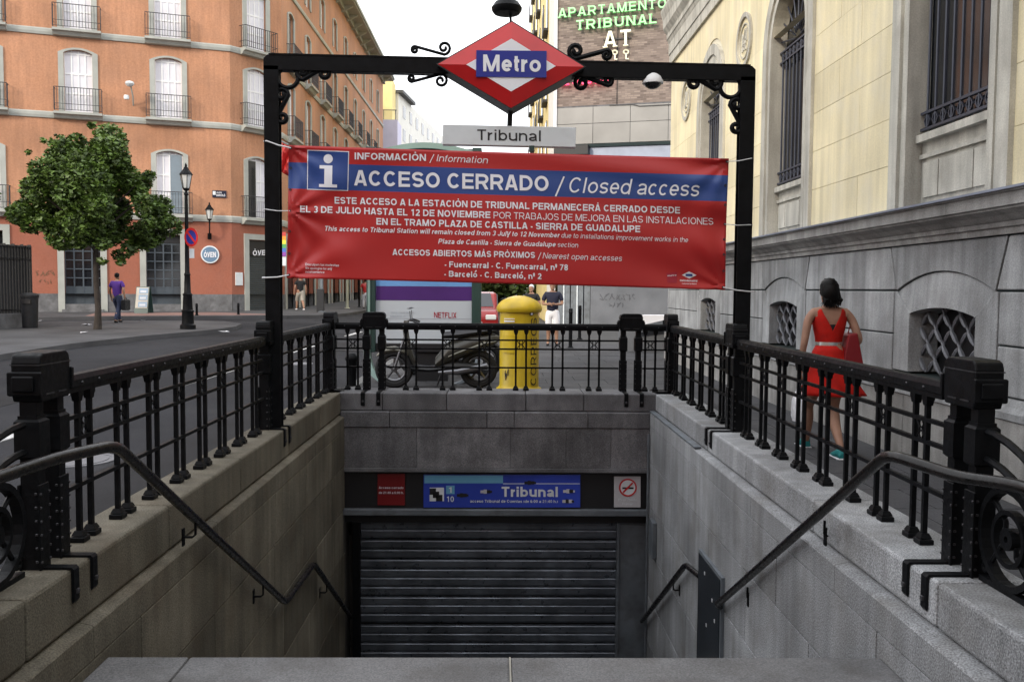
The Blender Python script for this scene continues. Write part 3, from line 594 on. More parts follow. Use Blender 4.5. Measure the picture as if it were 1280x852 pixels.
# ------------------------------------------------------------------ cast iron balustrade
ZC = .2
def make_baluster():
    t = []
    mb = MB()
    for x in (-.068, .068):
        mb.box(x-.013, x+.013, -.013, .013, .05, .79)
        mb.cbox(x-.038, x+.038, -.038, .038, 0, .03, .004)
        mb.hexa([(x-.032,-.032,.035),(x+.032,-.032,.035),(x+.032,.032,.035),(x-.032,.032,.035)], [(x-.02,-.02,.06),(x+.02,-.02,.06),(x+.02,.02,.06),(x-.02,.02,.06)])
        mb.hexa([(x-.018,-.018,.745),(x+.018,-.018,.745),(x+.018,.018,.745),(x-.018,.018,.745)], [(x-.027,-.02,.775),(x+.027,-.02,.775),(x+.027,.02,.775),(x-.027,.02,.775)])
        mb.box(x-.03, x+.03, -.022, .022, .775, .8)
    return mb
def make_ornament():
    mb = MB()
    for z in (.58, .64): mb.tube([(.024*math.cos(a), 0, z+.024*math.sin(a)) for a in [i*math.pi/4 for i in range(8)]], .006, 5, closed=True)
    for s in (-1, 1): mb.tube([(s*.05, 0, .655), (s*.026, 0, .628), (s*.02, 0, .61), (s*.026, 0, .592), (s*.05, 0, .565)], .006, 5)
    return mb
BAL = None
def section(label, x0, y0, x1, y1, n, group='balustrade sections round the stairwell', skip0=.16, skip1=.16):
    global BAL
    L = math.hypot(x1-x0, y1-y0); rz = math.atan2(y1-y0, x1-x0)
    t = thing('balustrade', label, 'railing', (x0, y0, ZC), group=group, rz=rz)
    a, b = skip0, L-skip1
    poly = [(-.034, .80), (.034, .80), (.034, .825), (.042, .83), (.042, .865), (.03, .89), (-.03, .89), (-.042, .865), (-.042, .83), (-.034, .825)]
    mb = MB(); mb.prism(poly, lambda p, q: (a, p, q), lambda p, q: (b, p, q)); o = fixn(mb.build('top_rail', 'iron', t, world=False))
    for z in (.668, .55, .303): MB().box(a, b, -.013, .013, z-.011, z+.011).build('rail_bar', 'iron', t, world=False)
    sp = (L)/(n+1)
    mb = MB()
    for i in range(1, n+1):
        for dx in (-.1, .1):
            for sy in (-1, 1): mb.lathe([(.001, 0), (.008, .001), (.006, .006), (.001, .008)], (sp*i+dx, 0, 0), 6)
    k = 0                                            # rivets stand out of both faces of the top rail
    for i in range(1, n+1):
        for dx in (-.1, .1):
            for sy in (-1, 1):
                for q in range(24):
                    x, y, z = mb.v[k]; x -= sp*i+dx; mb.v[k] = (sp*i+dx+x, sy*(.042+z), .848+y); k += 1
    rv = mb.build('rivets', 'rivet', t, world=False); rv['kind'] = 'stuff'
    for i in range(1, n+1):
        if BAL is None:
            BAL = (make_baluster().build('baluster', 'iron', t, world=False), make_ornament().build('ornament', 'iron', t, world=False)); BAL[0].location.x = sp*i; BAL[1].location.x = sp*i
        else:
            for q in BAL: c = q.copy(); COL.objects.link(c); c.parent = t; c.location = (sp*i, 0, 0)
    return t
LX, RX, YN, YF, YC, YEND = -2.27, 2.22, 4.33, 8.66, 12.0, 11.96
section('near left balustrade section beside the road, before the frame', LX, YN, LX, YF, 8, skip0=.2, skip1=.2)
section('far left balustrade section beside the road, beyond the frame', LX, YF, LX, YC, 6, skip0=.2, skip1=.1)
section('near right balustrade section in front of the woman in red', RX, YF, RX, YN, 8, skip0=.2, skip1=.2)
section('far right balustrade section between the frame and the corner', RX, YC, RX, YF, 6, skip0=.1, skip1=.2)
e0, e1 = (at(468, 450, YEND).x, at(788, 450, YEND).x)
section('middle balustrade section across the far end, in front of the yellow postbox', e0, YEND, e1, YEND, 6)
section('short balustrade piece between the left corner and the first double post', LX, YEND, e0, YEND, 1, skip0=.05)
section('short balustrade piece between the second double post and the right corner', e1, YEND, RX, YEND, 1, skip1=.05)
def post(label, x, y, rz, strap, corner=False):
    t = thing('railing_post', label, 'railing post', (x, y, ZC), group='cast iron double posts of the balustrade', rz=rz)
    for i, px in enumerate((-.1, .1)):
        mb = MB().box(px-.032, px+.032, -.04, .04, .7, .8)
        mb.cbox(px-.05, px+.05, -.06, .06, .53, .72, .012)
        mb.cbox(px-.034, px+.034, -.042, .042, .40, .54, .006)
        mb.cbox(px-.034, px+.034, -.042, .042, .0, .41, .004); mb.cbox(px-.046, px+.046, -.052, -.042, 0, .41, .003); mb.cbox(px-.046, px+.046, .042, .052, 0, .41, .003)
        mb.box(px-.04, px+.04, -.046, .046, .72, .735)
        pl = mb.build('pillar', 'iron', t, world=False)
        rb = MB()
        for k in range(6):
            for sx in (-.04, .04):
                z = .04+k*.065; rb.cbox(px+sx-.006, px+sx+.006, -.058, -.051, z-.006, z+.006, .002); rb.cbox(px+sx-.006, px+sx+.006, .051, .058, z-.006, z+.006, .002)
        for k in range(6):
            for sx in (-.04, .033):
                z = .04+k*.065; rb.cbox(px+sx, px+sx+.008, -.036, -.024, z-.006, z+.006, .002)
        rb.build('rivets', 'rivet', t, world=False)['kind'] = 'stuff'
        # strap over the coping edge
        sy0 = -.05; s1 = -strap
        q = [(sy0, .004), (s1-.004, .004), (s1-.004-.012, -.014), (s1-.016, -.15), (s1-.006, -.16), (s1+.001, -.15), (s1+.001, -.001), (sy0, -.001)]
        q = [(sy0, .012), (s1-.004, .012), (s1-.016, .0), (s1-.016, -.15), (s1-.006, -.165), (s1-.002, -.15), (s1-.002, .001), (sy0, .001)]
        mb = MB(); mb.prism(q, lambda a, b: (px-.026, a, b), lambda a, b: (px+.026, a, b)); fixn(mb.build('strap', 'iron', t, world=False))
        MB().cbox(px-.012, px+.012, s1-.026, s1-.015, -.12, -.096, .003).build('bolt', 'rivet', t, world=False)
    out = [(-.15, .84), (-.15, .95)] + [(-.11+.04*math.cos(a), .985+.045*math.sin(a)) for a in (math.pi, math.pi*.75, math.pi*.5)] + [(.11+.04*math.cos(a), .985+.045*math.sin(a)) for a in (math.pi*.5, math.pi*.25, 0)] + [(.15, .84), (.135, .80), (-.135, .80)]
    mb = MB(); mb.ppx(out, -.068, .068); fixn(mb.build('cap', 'iron', t, world=False, bevel=.008))
    for s_ in (-1, 1):
        MB().cbox(min(s_*.148, s_*.168), max(s_*.148, s_*.168), -.078, .078, .83, .945, .006).cbox(min(s_*.165, s_*.182), max(s_*.165, s_*.182), -.05, .05, .85, .925, .006).build('cap_plate', 'iron', t, world=False, bevel=.003)
    MB().box(-.1, -.02, -.0715, .0715, .83, .838).box(.02, .1, -.0715, .0715, .83, .838).build('cap_slot', 'iron_matt', t, world=False)
    MB().box(-.152, .152, -.0705, .0705, .972, .978).build('cap_seam', 'iron_matt', t, world=False)
    return t
post('double iron post ending the balustrade at the near left, beside the road', LX, YN+.05, math.pi/2, LX*-1-2.09)
post('double iron post at the foot of the left leg of the frame', LX, YF-.02, math.pi/2, .18)
post('double iron post at the far left corner of the stairwell', LX, YC-.08, math.pi/2, .18)
post('double iron post ending the balustrade at the near right, beside the handrail end', RX, YN-.03, -math.pi/2, .24)
post('double iron post at the foot of the right leg of the frame', RX, YF-.02, -math.pi/2, .24)
post('double iron post at the far right corner of the stairwell', RX, YC-.08, -math.pi/2, .24)
post('left double post on the far end wall, in front of the motor scooter', e0, YEND, 0, .36)
post('right one of the two double posts on the far end wall', e1, YEND, 0, .36)
for sg, X, side_ in ((-1, LX, 'left'), (1, RX, 'right')):      # scroll panels at the near ends
    t = thing('scroll_panel', 'round cast iron scroll panel beyond the near %s post' % side_, 'ironwork', (X, 4.0, ZC))
    def ring(c, r, w, th=.03, n=28, name='ring'):
        mb = MB(); P = []
        k = len(mb.v)
        for i in range(n):
            a = 2*math.pi*i/n
            for (rr, dx) in ((r-w, -th/2), (r, -th/2), (r, th/2), (r-w, th/2)): mb.v.append((X+dx, c[0]+rr*math.cos(a), c[1]+rr*math.sin(a)))
        for i in range(n):
            for j in range(4): mb.f.append((i*4+j, i*4+(j+1) % 4, ((i+1) % n)*4+(j+1) % 4, ((i+1) % n)*4+j))
        fixn(mb.build(name, 'iron', t))
    c = (3.93, .45)
    ring(c, .235, .03, .05); ring(c, .13, .022, .04); ring(c, .05, .035, .05, 16, 'boss')
    for a in range(4):
        an = a*math.pi/2+.5; MB().tube([(X, c[0]+.05*math.cos(an), c[1]+.05*math.sin(an)), (X, c[0]+.085*math.cos(an+.5), c[1]+.085*math.sin(an+.5)), (X, c[0]+.21*math.cos(an+.3), c[1]+.21*math.sin(an+.3))], .012, 6).build('spoke', 'iron', t)
    MB().tube([(X, p, q) for p, q in spiral((4.13, .27), .045, 0, 1, 1.2)], .011, 6).build('small_scroll', 'iron', t)
    for z0, r in ((.90, .62), (.77, .5)):
        MB().tube([(X, 4.2-r*1.15*math.sin(a), z0-r*.9*(1-math.cos(a))) for a in [i*math.pi/2/10 for i in range(11)]], .018, 6).build('curved_bar', 'iron', t)
    ring((3.35, .42), .16, .025, .04)
    MB().box(X-.02, X+.02, 3.0, 4.15, .2, .225).build('foot_bar', 'iron', t)

# ------------------------------------------------------------------ the frame over the entrance
FY = YF+.02
pl0, pl1 = at(342, 300, FY), at(929, 300, FY); xa, xb = pl0.x, pl1.x
gt = thing('entrance_frame', 'tall black steel frame spanning the metro stairs and carrying the signs', 'sign frame', (0, FY, ZC))
tl, tr_ = at(334, 70, FY).z, at(938, 84, FY).z
for x, zt in ((xa, tl), (xb, tr_)):
    mb = MB().box(x-.07, x+.07, FY-.055, FY-.043, ZC, zt-.1).box(x-.07, x+.07, FY+.043, FY+.055, ZC, zt-.1).box(x-.045, x+.045, FY-.043, FY+.043, ZC, zt-.1)
    mb.build('post', 'iron', gt, bevel=.003)
s = (tr_-tl)/(xb-xa)
def bz(x): return tl+(x-xa)*s
mb = MB()
o1 = xa-.07; o2 = xb+.07
for (h0, h1, d) in ((0, -.14, .055),):
    P = [(o1, bz(o1)+h1), (o1, bz(o1)-.035), (o1+.035, bz(o1)), (o2-.035, bz(o2)), (o2, bz(o2)-.035), (o2, bz(o2)+h1)]
    mb.prism(P, lambda a, b: (a, FY-.055, b), lambda a, b: (a, FY+.055, b))
fixn(mb.build('beam', 'iron', gt, bevel=.004))
MB().hexa([(o1+.05, FY-.06, bz(o1)-.002), (o2-.05, FY-.06, bz(o2)-.002), (o2-.05, FY+.06, bz(o2)-.002), (o1+.05, FY+.06, bz(o1)-.002)],
          [(o1+.05, FY-.06, bz(o1)+.012), (o2-.05, FY-.06, bz(o2)+.012), (o2-.05, FY+.06, bz(o2)+.012), (o1+.05, FY+.06, bz(o1)+.012)]).build('beam_flange', 'iron', gt)
def pxscroll(name, c0, c1, r0, r1, side=1, same=False, turns=1.35, th=.016, par=gt, Y=FY-.02):
    P = scroll(c0, c1, r0, r1, side, same, turns)
    return MB().tube([at(x, y, Y) for x, y in P], th, 6).build(name, 'iron', par, smooth=True)
for mir in (0, 1):
    def X(x): return x if not mir else 1272.0-x+1.0
    dy = 0 if not mir else 12
    sd_ = -1 if mir else 1
    # circle in the corner
    sg_ = -1 if mir else 1
    MB().tube([at(X(360)+13*math.cos(a), 97+dy+13*math.sin(a), FY-.02) for a in [i*math.pi/12 for i in range(24)]], .022, 6, closed=True).build('corner_ring', 'iron', gt, smooth=True)
    pxscroll('corner_scroll', (X(379), 91+dy), (X(405), 92+dy), 9, 8, side=1*sg_, th=.024, turns=1.2)
    pxscroll('corner_scroll', (X(352), 119+dy), (X(353), 147+dy), 8.5, 7.5, side=-1*sg_, th=.024, turns=1.2)
# scrolls either side of the diamond
pxscroll('beam_scroll', (555, 60), (518.5, 62.5), 8.5, 4.5, side=-1, same=False, th=.015); pxscroll('beam_scroll', (551, 101), (514.5, 98), 8.5, 4.5, side=1, th=.015)
pxscroll('beam_scroll', (720, 64), (758, 69), 10, 6, side=1, th=.024); pxscroll('beam_scroll', (727, 104), (760, 101), 9.5, 6, side=-1, th=.022)
# diamond
DY = FY-.17
ds = thing('metro_diamond_sign', 'red and white lozenge sign reading Metro in a blue bar, above the stairs', 'metro sign', (0, FY, 3.2))
L_, R_, T_, B_ = (546, 80.3), (731.5, 83.6), (639.6, 26.5), (638.6, 136)
def shr(p, k): c = (639, 81.8); return (c[0]+(p[0]-c[0])*k, c[1]+(p[1]-c[1])*k)
def pts4(k, Y): return [at(*shr(p, k), Y) for p in (L_, B_, R_, T_)]
def bring(name, k0, Y0, k1, Y1, m):
    a, b = pts4(k0, Y0), pts4(k1, Y1); mb = MB(); mb.v = [tuple(p) for p in a+b]; mb.f = [(i, (i+1) % 4, 4+(i+1) % 4, 4+i) for i in range(4)]; return fixn(mb.build(name, m, ds))
a = pts4(1.0, DY); bk = [Vector((p.x, FY+.17, p.z)) for p in a]
fixn(MB().hexa(a, bk).build('casing', 'black', ds))
a2 = pts4(1.012, DY-.004); b2 = [Vector((p.x, DY+.03, p.z)) for p in a2]
mb = MB(); a3 = pts4(.985, DY-.004); mb.v = [tuple(p) for p in a2+a3+b2]; mb.f = [(i, (i+1) % 4, 4+(i+1) % 4, 4+i) for i in range(4)]+[(i, 8+i, 8+(i+1) % 4, (i+1) % 4) for i in range(4)]; fixn(mb.build('rim', 'black', ds))
f1 = pts4(.985, DY-.006); f0 = pts4(.60, DY-.05)
mb = MB(); mb.v = [tuple(p) for p in f1+f0]; mb.f = [(i, (i+1) % 4, 4+(i+1) % 4, 4+i) for i in range(4)]; mb.build('red_face', 'mred', ds)
fixn(MB().hexa(pts4(.603, DY-.052), [p+Vector((0, .02, 0)) for p in pts4(.603, DY-.052)]).build('white_face', 'mwhite', ds))
q = [at(595, 96, DY-.06), at(683, 97, DY-.06), at(683.4, 63.8, DY-.06), at(595.4, 63, DY-.06)]
fixn(MB().hexa(q, [p+Vector((0, .03, 0)) for p in q]).build('blue_bar', 'mblue', ds))
lettering('lettering', 'Metro', 604, 676, 89.3, 90.3, 21, lambda x, y, d: at(x, y, DY-.064-d), 'mwhite', ds, bold=.2)
# lamp over the sign, hanger and name board
lp = thing('sign_lamp', 'dark round lamp on a pole above the metro lozenge', 'lamp', (at(634, 20, FY).x, FY, at(634, 26, FY).z))
c = at(633.5, 10, FY)
MB().lathe([(.02, .06), (.11, .05), (.145, 0), (.14, -.03), (.12, -.055), (.02, -.06)], c, 20).build('shade', 'iron', lp, smooth=True)
MB().tube([at(638.5, 28, FY), at(637.5, 10, FY), at(637, -20, FY)], .012, 8).build('pole', 'iron', lp)
nbd = thing('station_name_board', 'long white board reading Tribunal hanging under the lozenge', 'sign', (0, FY, at(637, 157, FY).z))
MB().tube([at(637.8, 137, FY), at(637, 159, FY)], .026, 8).build('hanger', 'iron', nbd)
q = [at(553, 180.5, FY-.05), at(719.5, 184, FY-.05), at(720.3, 159.3, FY-.05), at(553.6, 155.5, FY-.05)]
fixn(MB().hexa(q, [p+Vector((0, .1, 0)) for p in q]).build('board', 'board', nbd, bevel=.004))
lettering('lettering', 'Tribunal', 596.5, 676, 175.3, 176.8, 13.6, lambda x, y, d: at(x, y, FY-.053-d), 'ink', nbd, bold=.15)
MB().box(at(664, 183, FY).x-.02, at(664, 183, FY).x+.03, FY-.05, FY+.02, at(664, 190, FY).z, at(664, 183, FY).z).build('clip', 'green', nbd)
# dome camera
c = at(816, 98, FY-.0)
dc = thing('dome_camera', 'white dome security camera hanging under the beam', 'security camera', c)
MB().lathe([(.02, .06), (.05, .045), (.085, .01), (.1, -.03), (.1, -.05), (.09, -.052)], c, 20).build('housing', 'white', dc, smooth=True)
MB().lathe([(.085, -.05), (.07, -.075), (.04, -.095), (.01, -.1)], c, 16).build('dome', 'panelglass', dc, smooth=True)
MB().box(c.x+.0, c.x+.05, c.y-.03, c.y+.03, c.z+.03, bz(c.x)-.13).build('arm', 'iron', dc)

# ------------------------------------------------------------------ banner
BY = FY-.1
bn = thing('closure_banner', 'large red and blue vinyl banner announcing the closed access, tied to the frame', 'banner', (0, BY, 1.6))
def bw(px, py):                # gentle waves of the vinyl
    u = (px-360)/550; v = (py-182-u*16)/167
    e = math.exp(-u*9)*.03*math.sin(v*9+u*26) + math.exp(-(1-u)*7)*.03*math.sin((v*2.2+(1-u)*1.4)*7)
    e += math.exp(-((v-.0)**2)*9)*math.exp(-(1-u)*5)*.03*math.sin((v*3+(1-u))*9)
    for cx_, cy_ in ((363, 185), (361, 344), (909, 202), (904, 359), (362, 263)):
        dx, dy = px-cx_, py-cy_; d_ = math.hypot(dx, dy)+6; e += .02*math.exp(-d_/55)*math.sin(10*math.atan2(dy, dx)+cx_)*(1-math.exp(-d_/14))
    return BY + .012*math.sin(u*7+v*1.2) + .006*math.sin(u*17-v*3) + e + .012*math.sin(v*4+u*3)
def bp(px, py, d=0): return at(px, py, bw(px, py)-d)
def bl(u, v):
    sag = 1.2*math.sin(math.pi*u); bel = 1.2*math.sin(math.pi*v)
    l = (360.8-2.6*v+bel*.4, 181.5+165.8*v); r_ = (911.2-4.6*v+bel*-.8, 198.3+164*v)
    return (l[0]+(r_[0]-l[0])*u, l[1]+(r_[1]-l[1])*u + (sag*(1-v)*.6 if v < .5 else -sag*.3*v))
NU, NV = 170, 60
rows = [i/NV for i in range(NV+1)]
for q in (.128, .326):
    k = min(range(NV+1), key=lambda i: abs(rows[i]-q)); rows[k] = q
mb = MB()
for v in rows:
    for i in range(NU+1): x, y = bl(i/NU, v); mb.v.append(tuple(bp(x, y)))
nf = 0
for j in range(NV):
    for i in range(NU): mb.f.append((j*(NU+1)+i, (j+1)*(NU+1)+i, (j+1)*(NU+1)+i+1, j*(NU+1)+i+1))
sh = mb.build('vinyl_sheet', ['bred', 'bblue'], bn, smooth=True)
for p in sh.data.polygons:
    j = p.index//NU; p.material_index = 1 if (.127 <= (rows[j]+rows[j+1])/2 <= .327) else 0
sm = sh.modifiers.new('thickness', 'SOLIDIFY'); sm.thickness = .002; sm.offset = -1
def BT(txt, x0, x1, y0, y1, cap, bold=.2, it=0, name='lettering', m='bwhite'): return lettering(name, txt, x0, x1, y0, y1, cap, lambda x, y, d: bp(x, y, .005), m, bn, bold=bold, shear=it)
IT = .22
BT('INFORMACIÓN', 443.3, 532.5, 199.3, 201.3, 8.6); BT('/ Information', 536.7, 610, 201.4, 204.5, 8.6, .115, IT)
BT('ACCESO CERRADO', 442.6, 685.7, 231.8, 239.2, 19.3, .2); BT('/ Closed access', 693.5, 874.7, 240.2, 245.8, 19.5, .125, IT)
BT('ESTE ACCESO A LA ESTACIÓN DE TRIBUNAL PERMANECERÁ CERRADO DESDE', 418.2, 850, 254.5, 267, 8.4)
BT('EL 3 DE JULIO HASTA EL 12 DE NOVIEMBRE', 375.2, 613, 265.3, 272.8, 8.4); BT('POR TRABAJOS DE MEJORA EN LAS INSTALACIONES', 617, 891.6, 273, 281, 8.4, .12)
BT('EN EL TRAMO PLAZA DE CASTILLA - SIERRA DE GUADALUPE', 470.5, 800.3, 280.8, 290.4, 8.4)
BT('This access to Tribunal Station will remain closed from 3 July to 12 November', 406.4, 699.8, 288.5, 297, 6.2, .18, IT); BT('due to installations improvement works in the', 701.7, 860.1, 297, 302.9, 6.2, .115, IT)
BT('Plaza de Castilla - Sierra de Guadalupe', 547.7, 694.6, 304.5, 308.5, 6.2, .18, IT); BT('section', 697, 722.8, 308.6, 309.5, 6.2, .115, IT)
BT('ACCESOS ABIERTOS MÁS PRÓXIMOS', 490.7, 668.8, 318.8, 322.6, 7.7); BT('/ Nearest open accesses', 672, 777.7, 322.8, 326.4, 7.4, .115, IT)
BT('- Fuencarral - C. Fuencarral, nº 78', 556, 709.9, 333.8, 337.9, 7.4); BT('- Barceló - C. Barceló, nº 2', 555.5, 676.8, 345.6, 348.9, 7.4)
BT('Disculpen las molestias', 381.8, 423.8, 331.8, 333, 3, .16); BT('We apologise for any', 381.8, 415, 336.4, 337.4, 3, .16); BT('inconvenience', 381.8, 405.5, 340.9, 341.6, 3, .16)
BT('metrodemadrid', 850, 871.5, 351.5, 352.2, 2.6, .2); BT('Comunidad de Madrid', 852.5, 870.5, 355, 355.5, 1.5, .16)
def patch(name, pts, m, d, n=6):
    mb = MB(); a, b, c, e = pts
    for j in range(n+1):
        for i in range(n+1):
            u, v = i/n, j/n; x = (a[0]*(1-u)+b[0]*u)*(1-v)+(e[0]*(1-u)+c[0]*u)*v; y = (a[1]*(1-u)+b[1]*u)*(1-v)+(e[1]*(1-u)+c[1]*u)*v
            mb.v.append(tuple(bp(x, y, d)))
    for j in range(n):
        for i in range(n): mb.f.append((j*(n+1)+i, (j+1)*(n+1)+i, (j+1)*(n+1)+i+1, j*(n+1)+i+1))
    return mb.build(name, m, bn, smooth=True)
patch('icon_border', [(384.2, 187.3), (436.4, 189.2), (435.2, 238.8), (383.8, 237)], 'bwhite', .003, 12)
patch('icon_field', [(385.2, 188.4), (435.3, 190.2), (434.2, 237.7), (384.8, 236)], 'bblue', .005, 12)
mb = MB(); P = [(410.2+5.8*math.cos(a), 198.6+5.8*math.sin(a)) for a in [i*math.pi/12 for i in range(24)]]
mb.v = [tuple(bp(x, y, .008)) for x, y in P]; mb.f = [tuple(reversed(range(24)))]; mb.build('icon_letter', 'bwhite', bn)
for q in ([(399.5, 206.5), (415.5, 207), (415.4, 211.2), (399.4, 210.7)], [(405.5, 210.5), (415.4, 211), (415, 232), (405.2, 231.6)], [(398.8, 230), (421.3, 230.8), (421.2, 234.6), (398.7, 233.8)]): patch('icon_letter', q, 'bwhite', .008, 3)
patch('logo', [(833, 341.5), (846.5, 339.8), (846, 353.6), (834.2, 353)], 'netred', .004, 3)
BT('metro', 834.5, 845.5, 345.5, 344.6, 2, .2)
patch('logo', [(852.3, 343.7), (861.3, 339.2), (870.8, 343.9), (861.5, 348.2)], 'bwhite', .004, 3); patch('logo', [(857, 342.2), (865.6, 342.4), (865.6, 345.3), (857, 345.1)], 'bblue', .007, 2)
for x, y in [(363.5, 185), (363.3, 210), (362.8, 237), (362.3, 263.5), (361.8, 289), (361.5, 316.7), (361, 343.3), (908.6, 202), (907, 231.7), (906.5, 256), (906, 280), (905.4, 299), (905, 318), (904.6, 338.5), (904, 359)]:
    mb = MB(); p = bp(x, y, .006); mb.tube([p+Vector((.009*math.cos(a), 0, .009*math.sin(a))) for a in [i*math.pi/4 for i in range(8)]], .004, 5, closed=True); mb.build('eyelet', 'rivet', bn)
for i, (a, b) in enumerate((((363.5, 185), (333, 176)), ((362, 263.5), (332, 261.5)), ((361, 343.5), (331, 347)), ((908.6, 202), (939, 198)), ((906, 280), (938, 281)), ((904, 359), (940, 364.5)))):
    w = ['upper left', 'middle left', 'lower left', 'upper right', 'middle right', 'lower right'][i]
    p = bp(*a, .006); q = at(*b, FY-.062); sg = -1 if i < 3 else 1
    rr = .007 if i in (0, 2, 5) else .0045
    tag(MB().tube([p, p*.5+q*.5+Vector((0, 0, -.008)), q, q+Vector((sg*.03, .03, 0)), q+Vector((sg*.03, .1, .005))], rr, 6).build('banner_tie', 'rope', smooth=True), 'white cord tying the %s edge of the banner to the frame post' % w, 'cord', 'cords of the banner')

# ------------------------------------------------------------------ signs over the shutter
SY = E2+.03
es = thing('station_sign', 'blue lit-box sign reading Tribunal over the roller shutter', 'sign', (0, SY, -1.2))
def px_box(name, x0, y0, x1, y1, Y, t, m, par, bevel=0):
    a = at(x0, y1, Y); b = at(x1, y1, Y); c = at(x1, y0, Y); d = at(x0, y0, Y); q = [a, b, c, d]
    return fixn(MB().hexa(q, [p+Vector((0, t, 0)) for p in q]).build(name, m, par, bevel=bevel))
px_box('panel', 529.4, 593, 725.4, 634, SY, .03, 'signblue', es, .003)
px_box('light_band', 530.5, 593.8, 628.8, 603.6, SY-.002, .004, 'signlight', es)
px_box('line', 628.8, 603.8, 724.8, 604.6, SY-.002, .004, 'board', es)
px_box('line_number_plate', 557.6, 606.6, 568.2, 617, SY-.002, .004, 'signlight', es)
px_box('line_number_plate', 557.6, 617.8, 568.2, 628.2, SY-.002, .004, 'signblue', es)
sf = lambda x, y, d: at(x, y, SY-.005-d)
lettering('lettering', '1', 561, 564.5, 615.4, 615.4, 7, sf, 'board', es, .18); lettering('lettering', '10', 558.6, 567.3, 626.8, 626.8, 7, sf, 'board', es, .16)
lettering('lettering', 'Tribunal', 627, 697.2, 620.4, 620.6, 12.6, sf, 'board', es, .21)
lettering('lettering', 'acceso Tribunal de Cuentas (de 6:00 a 21:40 h.)', 587.7, 697.2, 627.6, 628, 3.6, sf, 'board', es, .18)
px_box('sticker', 537, 609, 555, 626, SY-.002, .004, 'board', es)
for (x, y) in ((545, 618), (541, 614), (549, 622)): px_box('sticker', x-4, y-4, x+4, y+4, SY-.004, .003, 'ink', es)
for (x, y) in ((662, 603.4), (577.5, 619), (607, 614.5), (710.5, 614), (709.5, 626.5)):
    for dx, w, h in ((-5, 3, 2), (-1, 3, 3), (3, 4, 2.4), (6, 2, 1.5)): px_box('sticker', x+dx-w/2, y-h, x+dx+w/2+1, y+h*.7, SY-.004-R.random()*.002, .003, R.choice(['ink', 'signgrey', 'ink']), es)
rp_ = thing('warning_sign', 'dark red panel with opening hours left of the blue station sign', 'sign', (0, SY, -1.2))
px_box('panel', 472, 591.8, 506, 631, SY, .02, 'signred', rp_)
lettering('lettering', 'Acceso cerrado', 473.5, 504.5, 610.4, 610.6, 2.8, lambda x, y, d: at(x, y, SY-.004), 'bwhite', rp_, .16)
lettering('lettering', 'de 21:40 a 6:00 h.', 473.5, 504.5, 616.6, 616.8, 2.8, lambda x, y, d: at(x, y, SY-.004), 'bwhite', rp_, .16)
ns = thing('no_smoking_sign', 'grey square no smoking sign at the right end of the lintel', 'sign', (1.6, SY, -1.2))
px_box('panel', 767.6, 595.2, 800.8, 633.8, SY, .02, 'signgrey', ns, .004)
def disc(name, x, y, r0, r1, Y, m, par):
    mb = MB(); n = 28
    for i in range(n):
        a = 2*math.pi*i/n; mb.v.append(tuple(at(x+r0*math.cos(a), y+r0*math.sin(a), Y))); mb.v.append(tuple(at(x+r1*math.cos(a), y+r1*math.sin(a), Y)))
    for i in range(n): j = (i+1) % n; mb.f.append((2*i, 2*i+1, 2*j+1, 2*j) if r0 > 0 else (2*i, 2*i+1, 2*j+1))
    return mb.build(name, m, par)
disc('white_disc', 784.8, 609, .01, 10, SY-.003, 'board', ns); disc('red_ring', 784.8, 609, 9.3, 11.2, SY-.005, 'mred', ns)
px_box('cigarette', 778, 608.6, 792, 610.8, SY-.005, .001, 'ink', ns)
q = [at(778, 614.5, SY-.008), at(779.6, 616, SY-.008), at(791.8, 603.6, SY-.008), at(790.2, 602.2, SY-.008)]; MB().hexa(q, [p+Vector((0, .001, 0)) for p in q]).build('bar', 'mred', ns)
lettering('lettering', 'Prohibido', 773, 796.5, 625.8, 625.8, 3, lambda x, y, d: at(x, y, SY-.004), 'board', ns, .16)
lettering('lettering', 'Fumar', 778, 791, 630.8, 630.8, 3, lambda x, y, d: at(x, y, SY-.004), 'board', ns, .16)
# ------------------------------------------------------------------ facade tools
def facade(mb, u0, u1, z0, z1, cols, w=0.0, depth=.3, n=10):
    """wall skin with openings; cols = [(uc, hw, [(zb, zs, rise, kind), ...])] ; kind 'r' round or 's' segmental"""
    def Q(a, b, c, d): mb.add([(p[0], -p[2], p[1]) for p in (a, b, c, d)], [(0, 1, 2, 3)])
    cur = u0
    for uc, hw, ops in sorted(cols):
        Q((cur, z0, w), (uc-hw, z0, w), (uc-hw, z1, w), (cur, z1, w))
        zc = z0; prev = None
        def top(u, op): t = min(1, abs((u-uc)/hw)); return op[1]+op[2]*(math.sqrt(max(0, 1-t*t)) if op[3] == 'r' else 1-t*t)
        for op in list(sorted(ops))+[None]:
            ze = z1 if op is None else op[0]
            for i in range(n):
                a = uc-hw+2*hw*i/n; b = uc-hw+2*hw*(i+1)/n
                za = top(a, prev) if prev else z0; zb_ = top(b, prev) if prev else z0
                Q((a, za, w), (b, zb_, w), (b, ze, w), (a, ze, w))
                if prev: Q((a, za, w-depth), (b, zb_, w-depth), (b, zb_, w), (a, za, w))
            if op:
                l, r = uc-hw, uc+hw
                Q((l, op[0], w), (l, op[0], w-depth), (l, op[1], w-depth), (l, op[1], w)); Q((r, op[0], w-depth), (r, op[0], w), (r, op[1], w), (r, op[1], w-depth))
                Q((l, op[0], w), (r, op[0], w), (r, op[0], w-depth), (l, op[0], w-depth))
            prev = op
        cur = uc+hw
    Q((cur, z0, w), (u1, z0, w), (u1, z1, w), (cur, z1, w))
    return mb
def ub(mb, u0, u1, w0, w1, z0, z1): return mb.box(u0, u1, -w1, -w0, z0, z1)
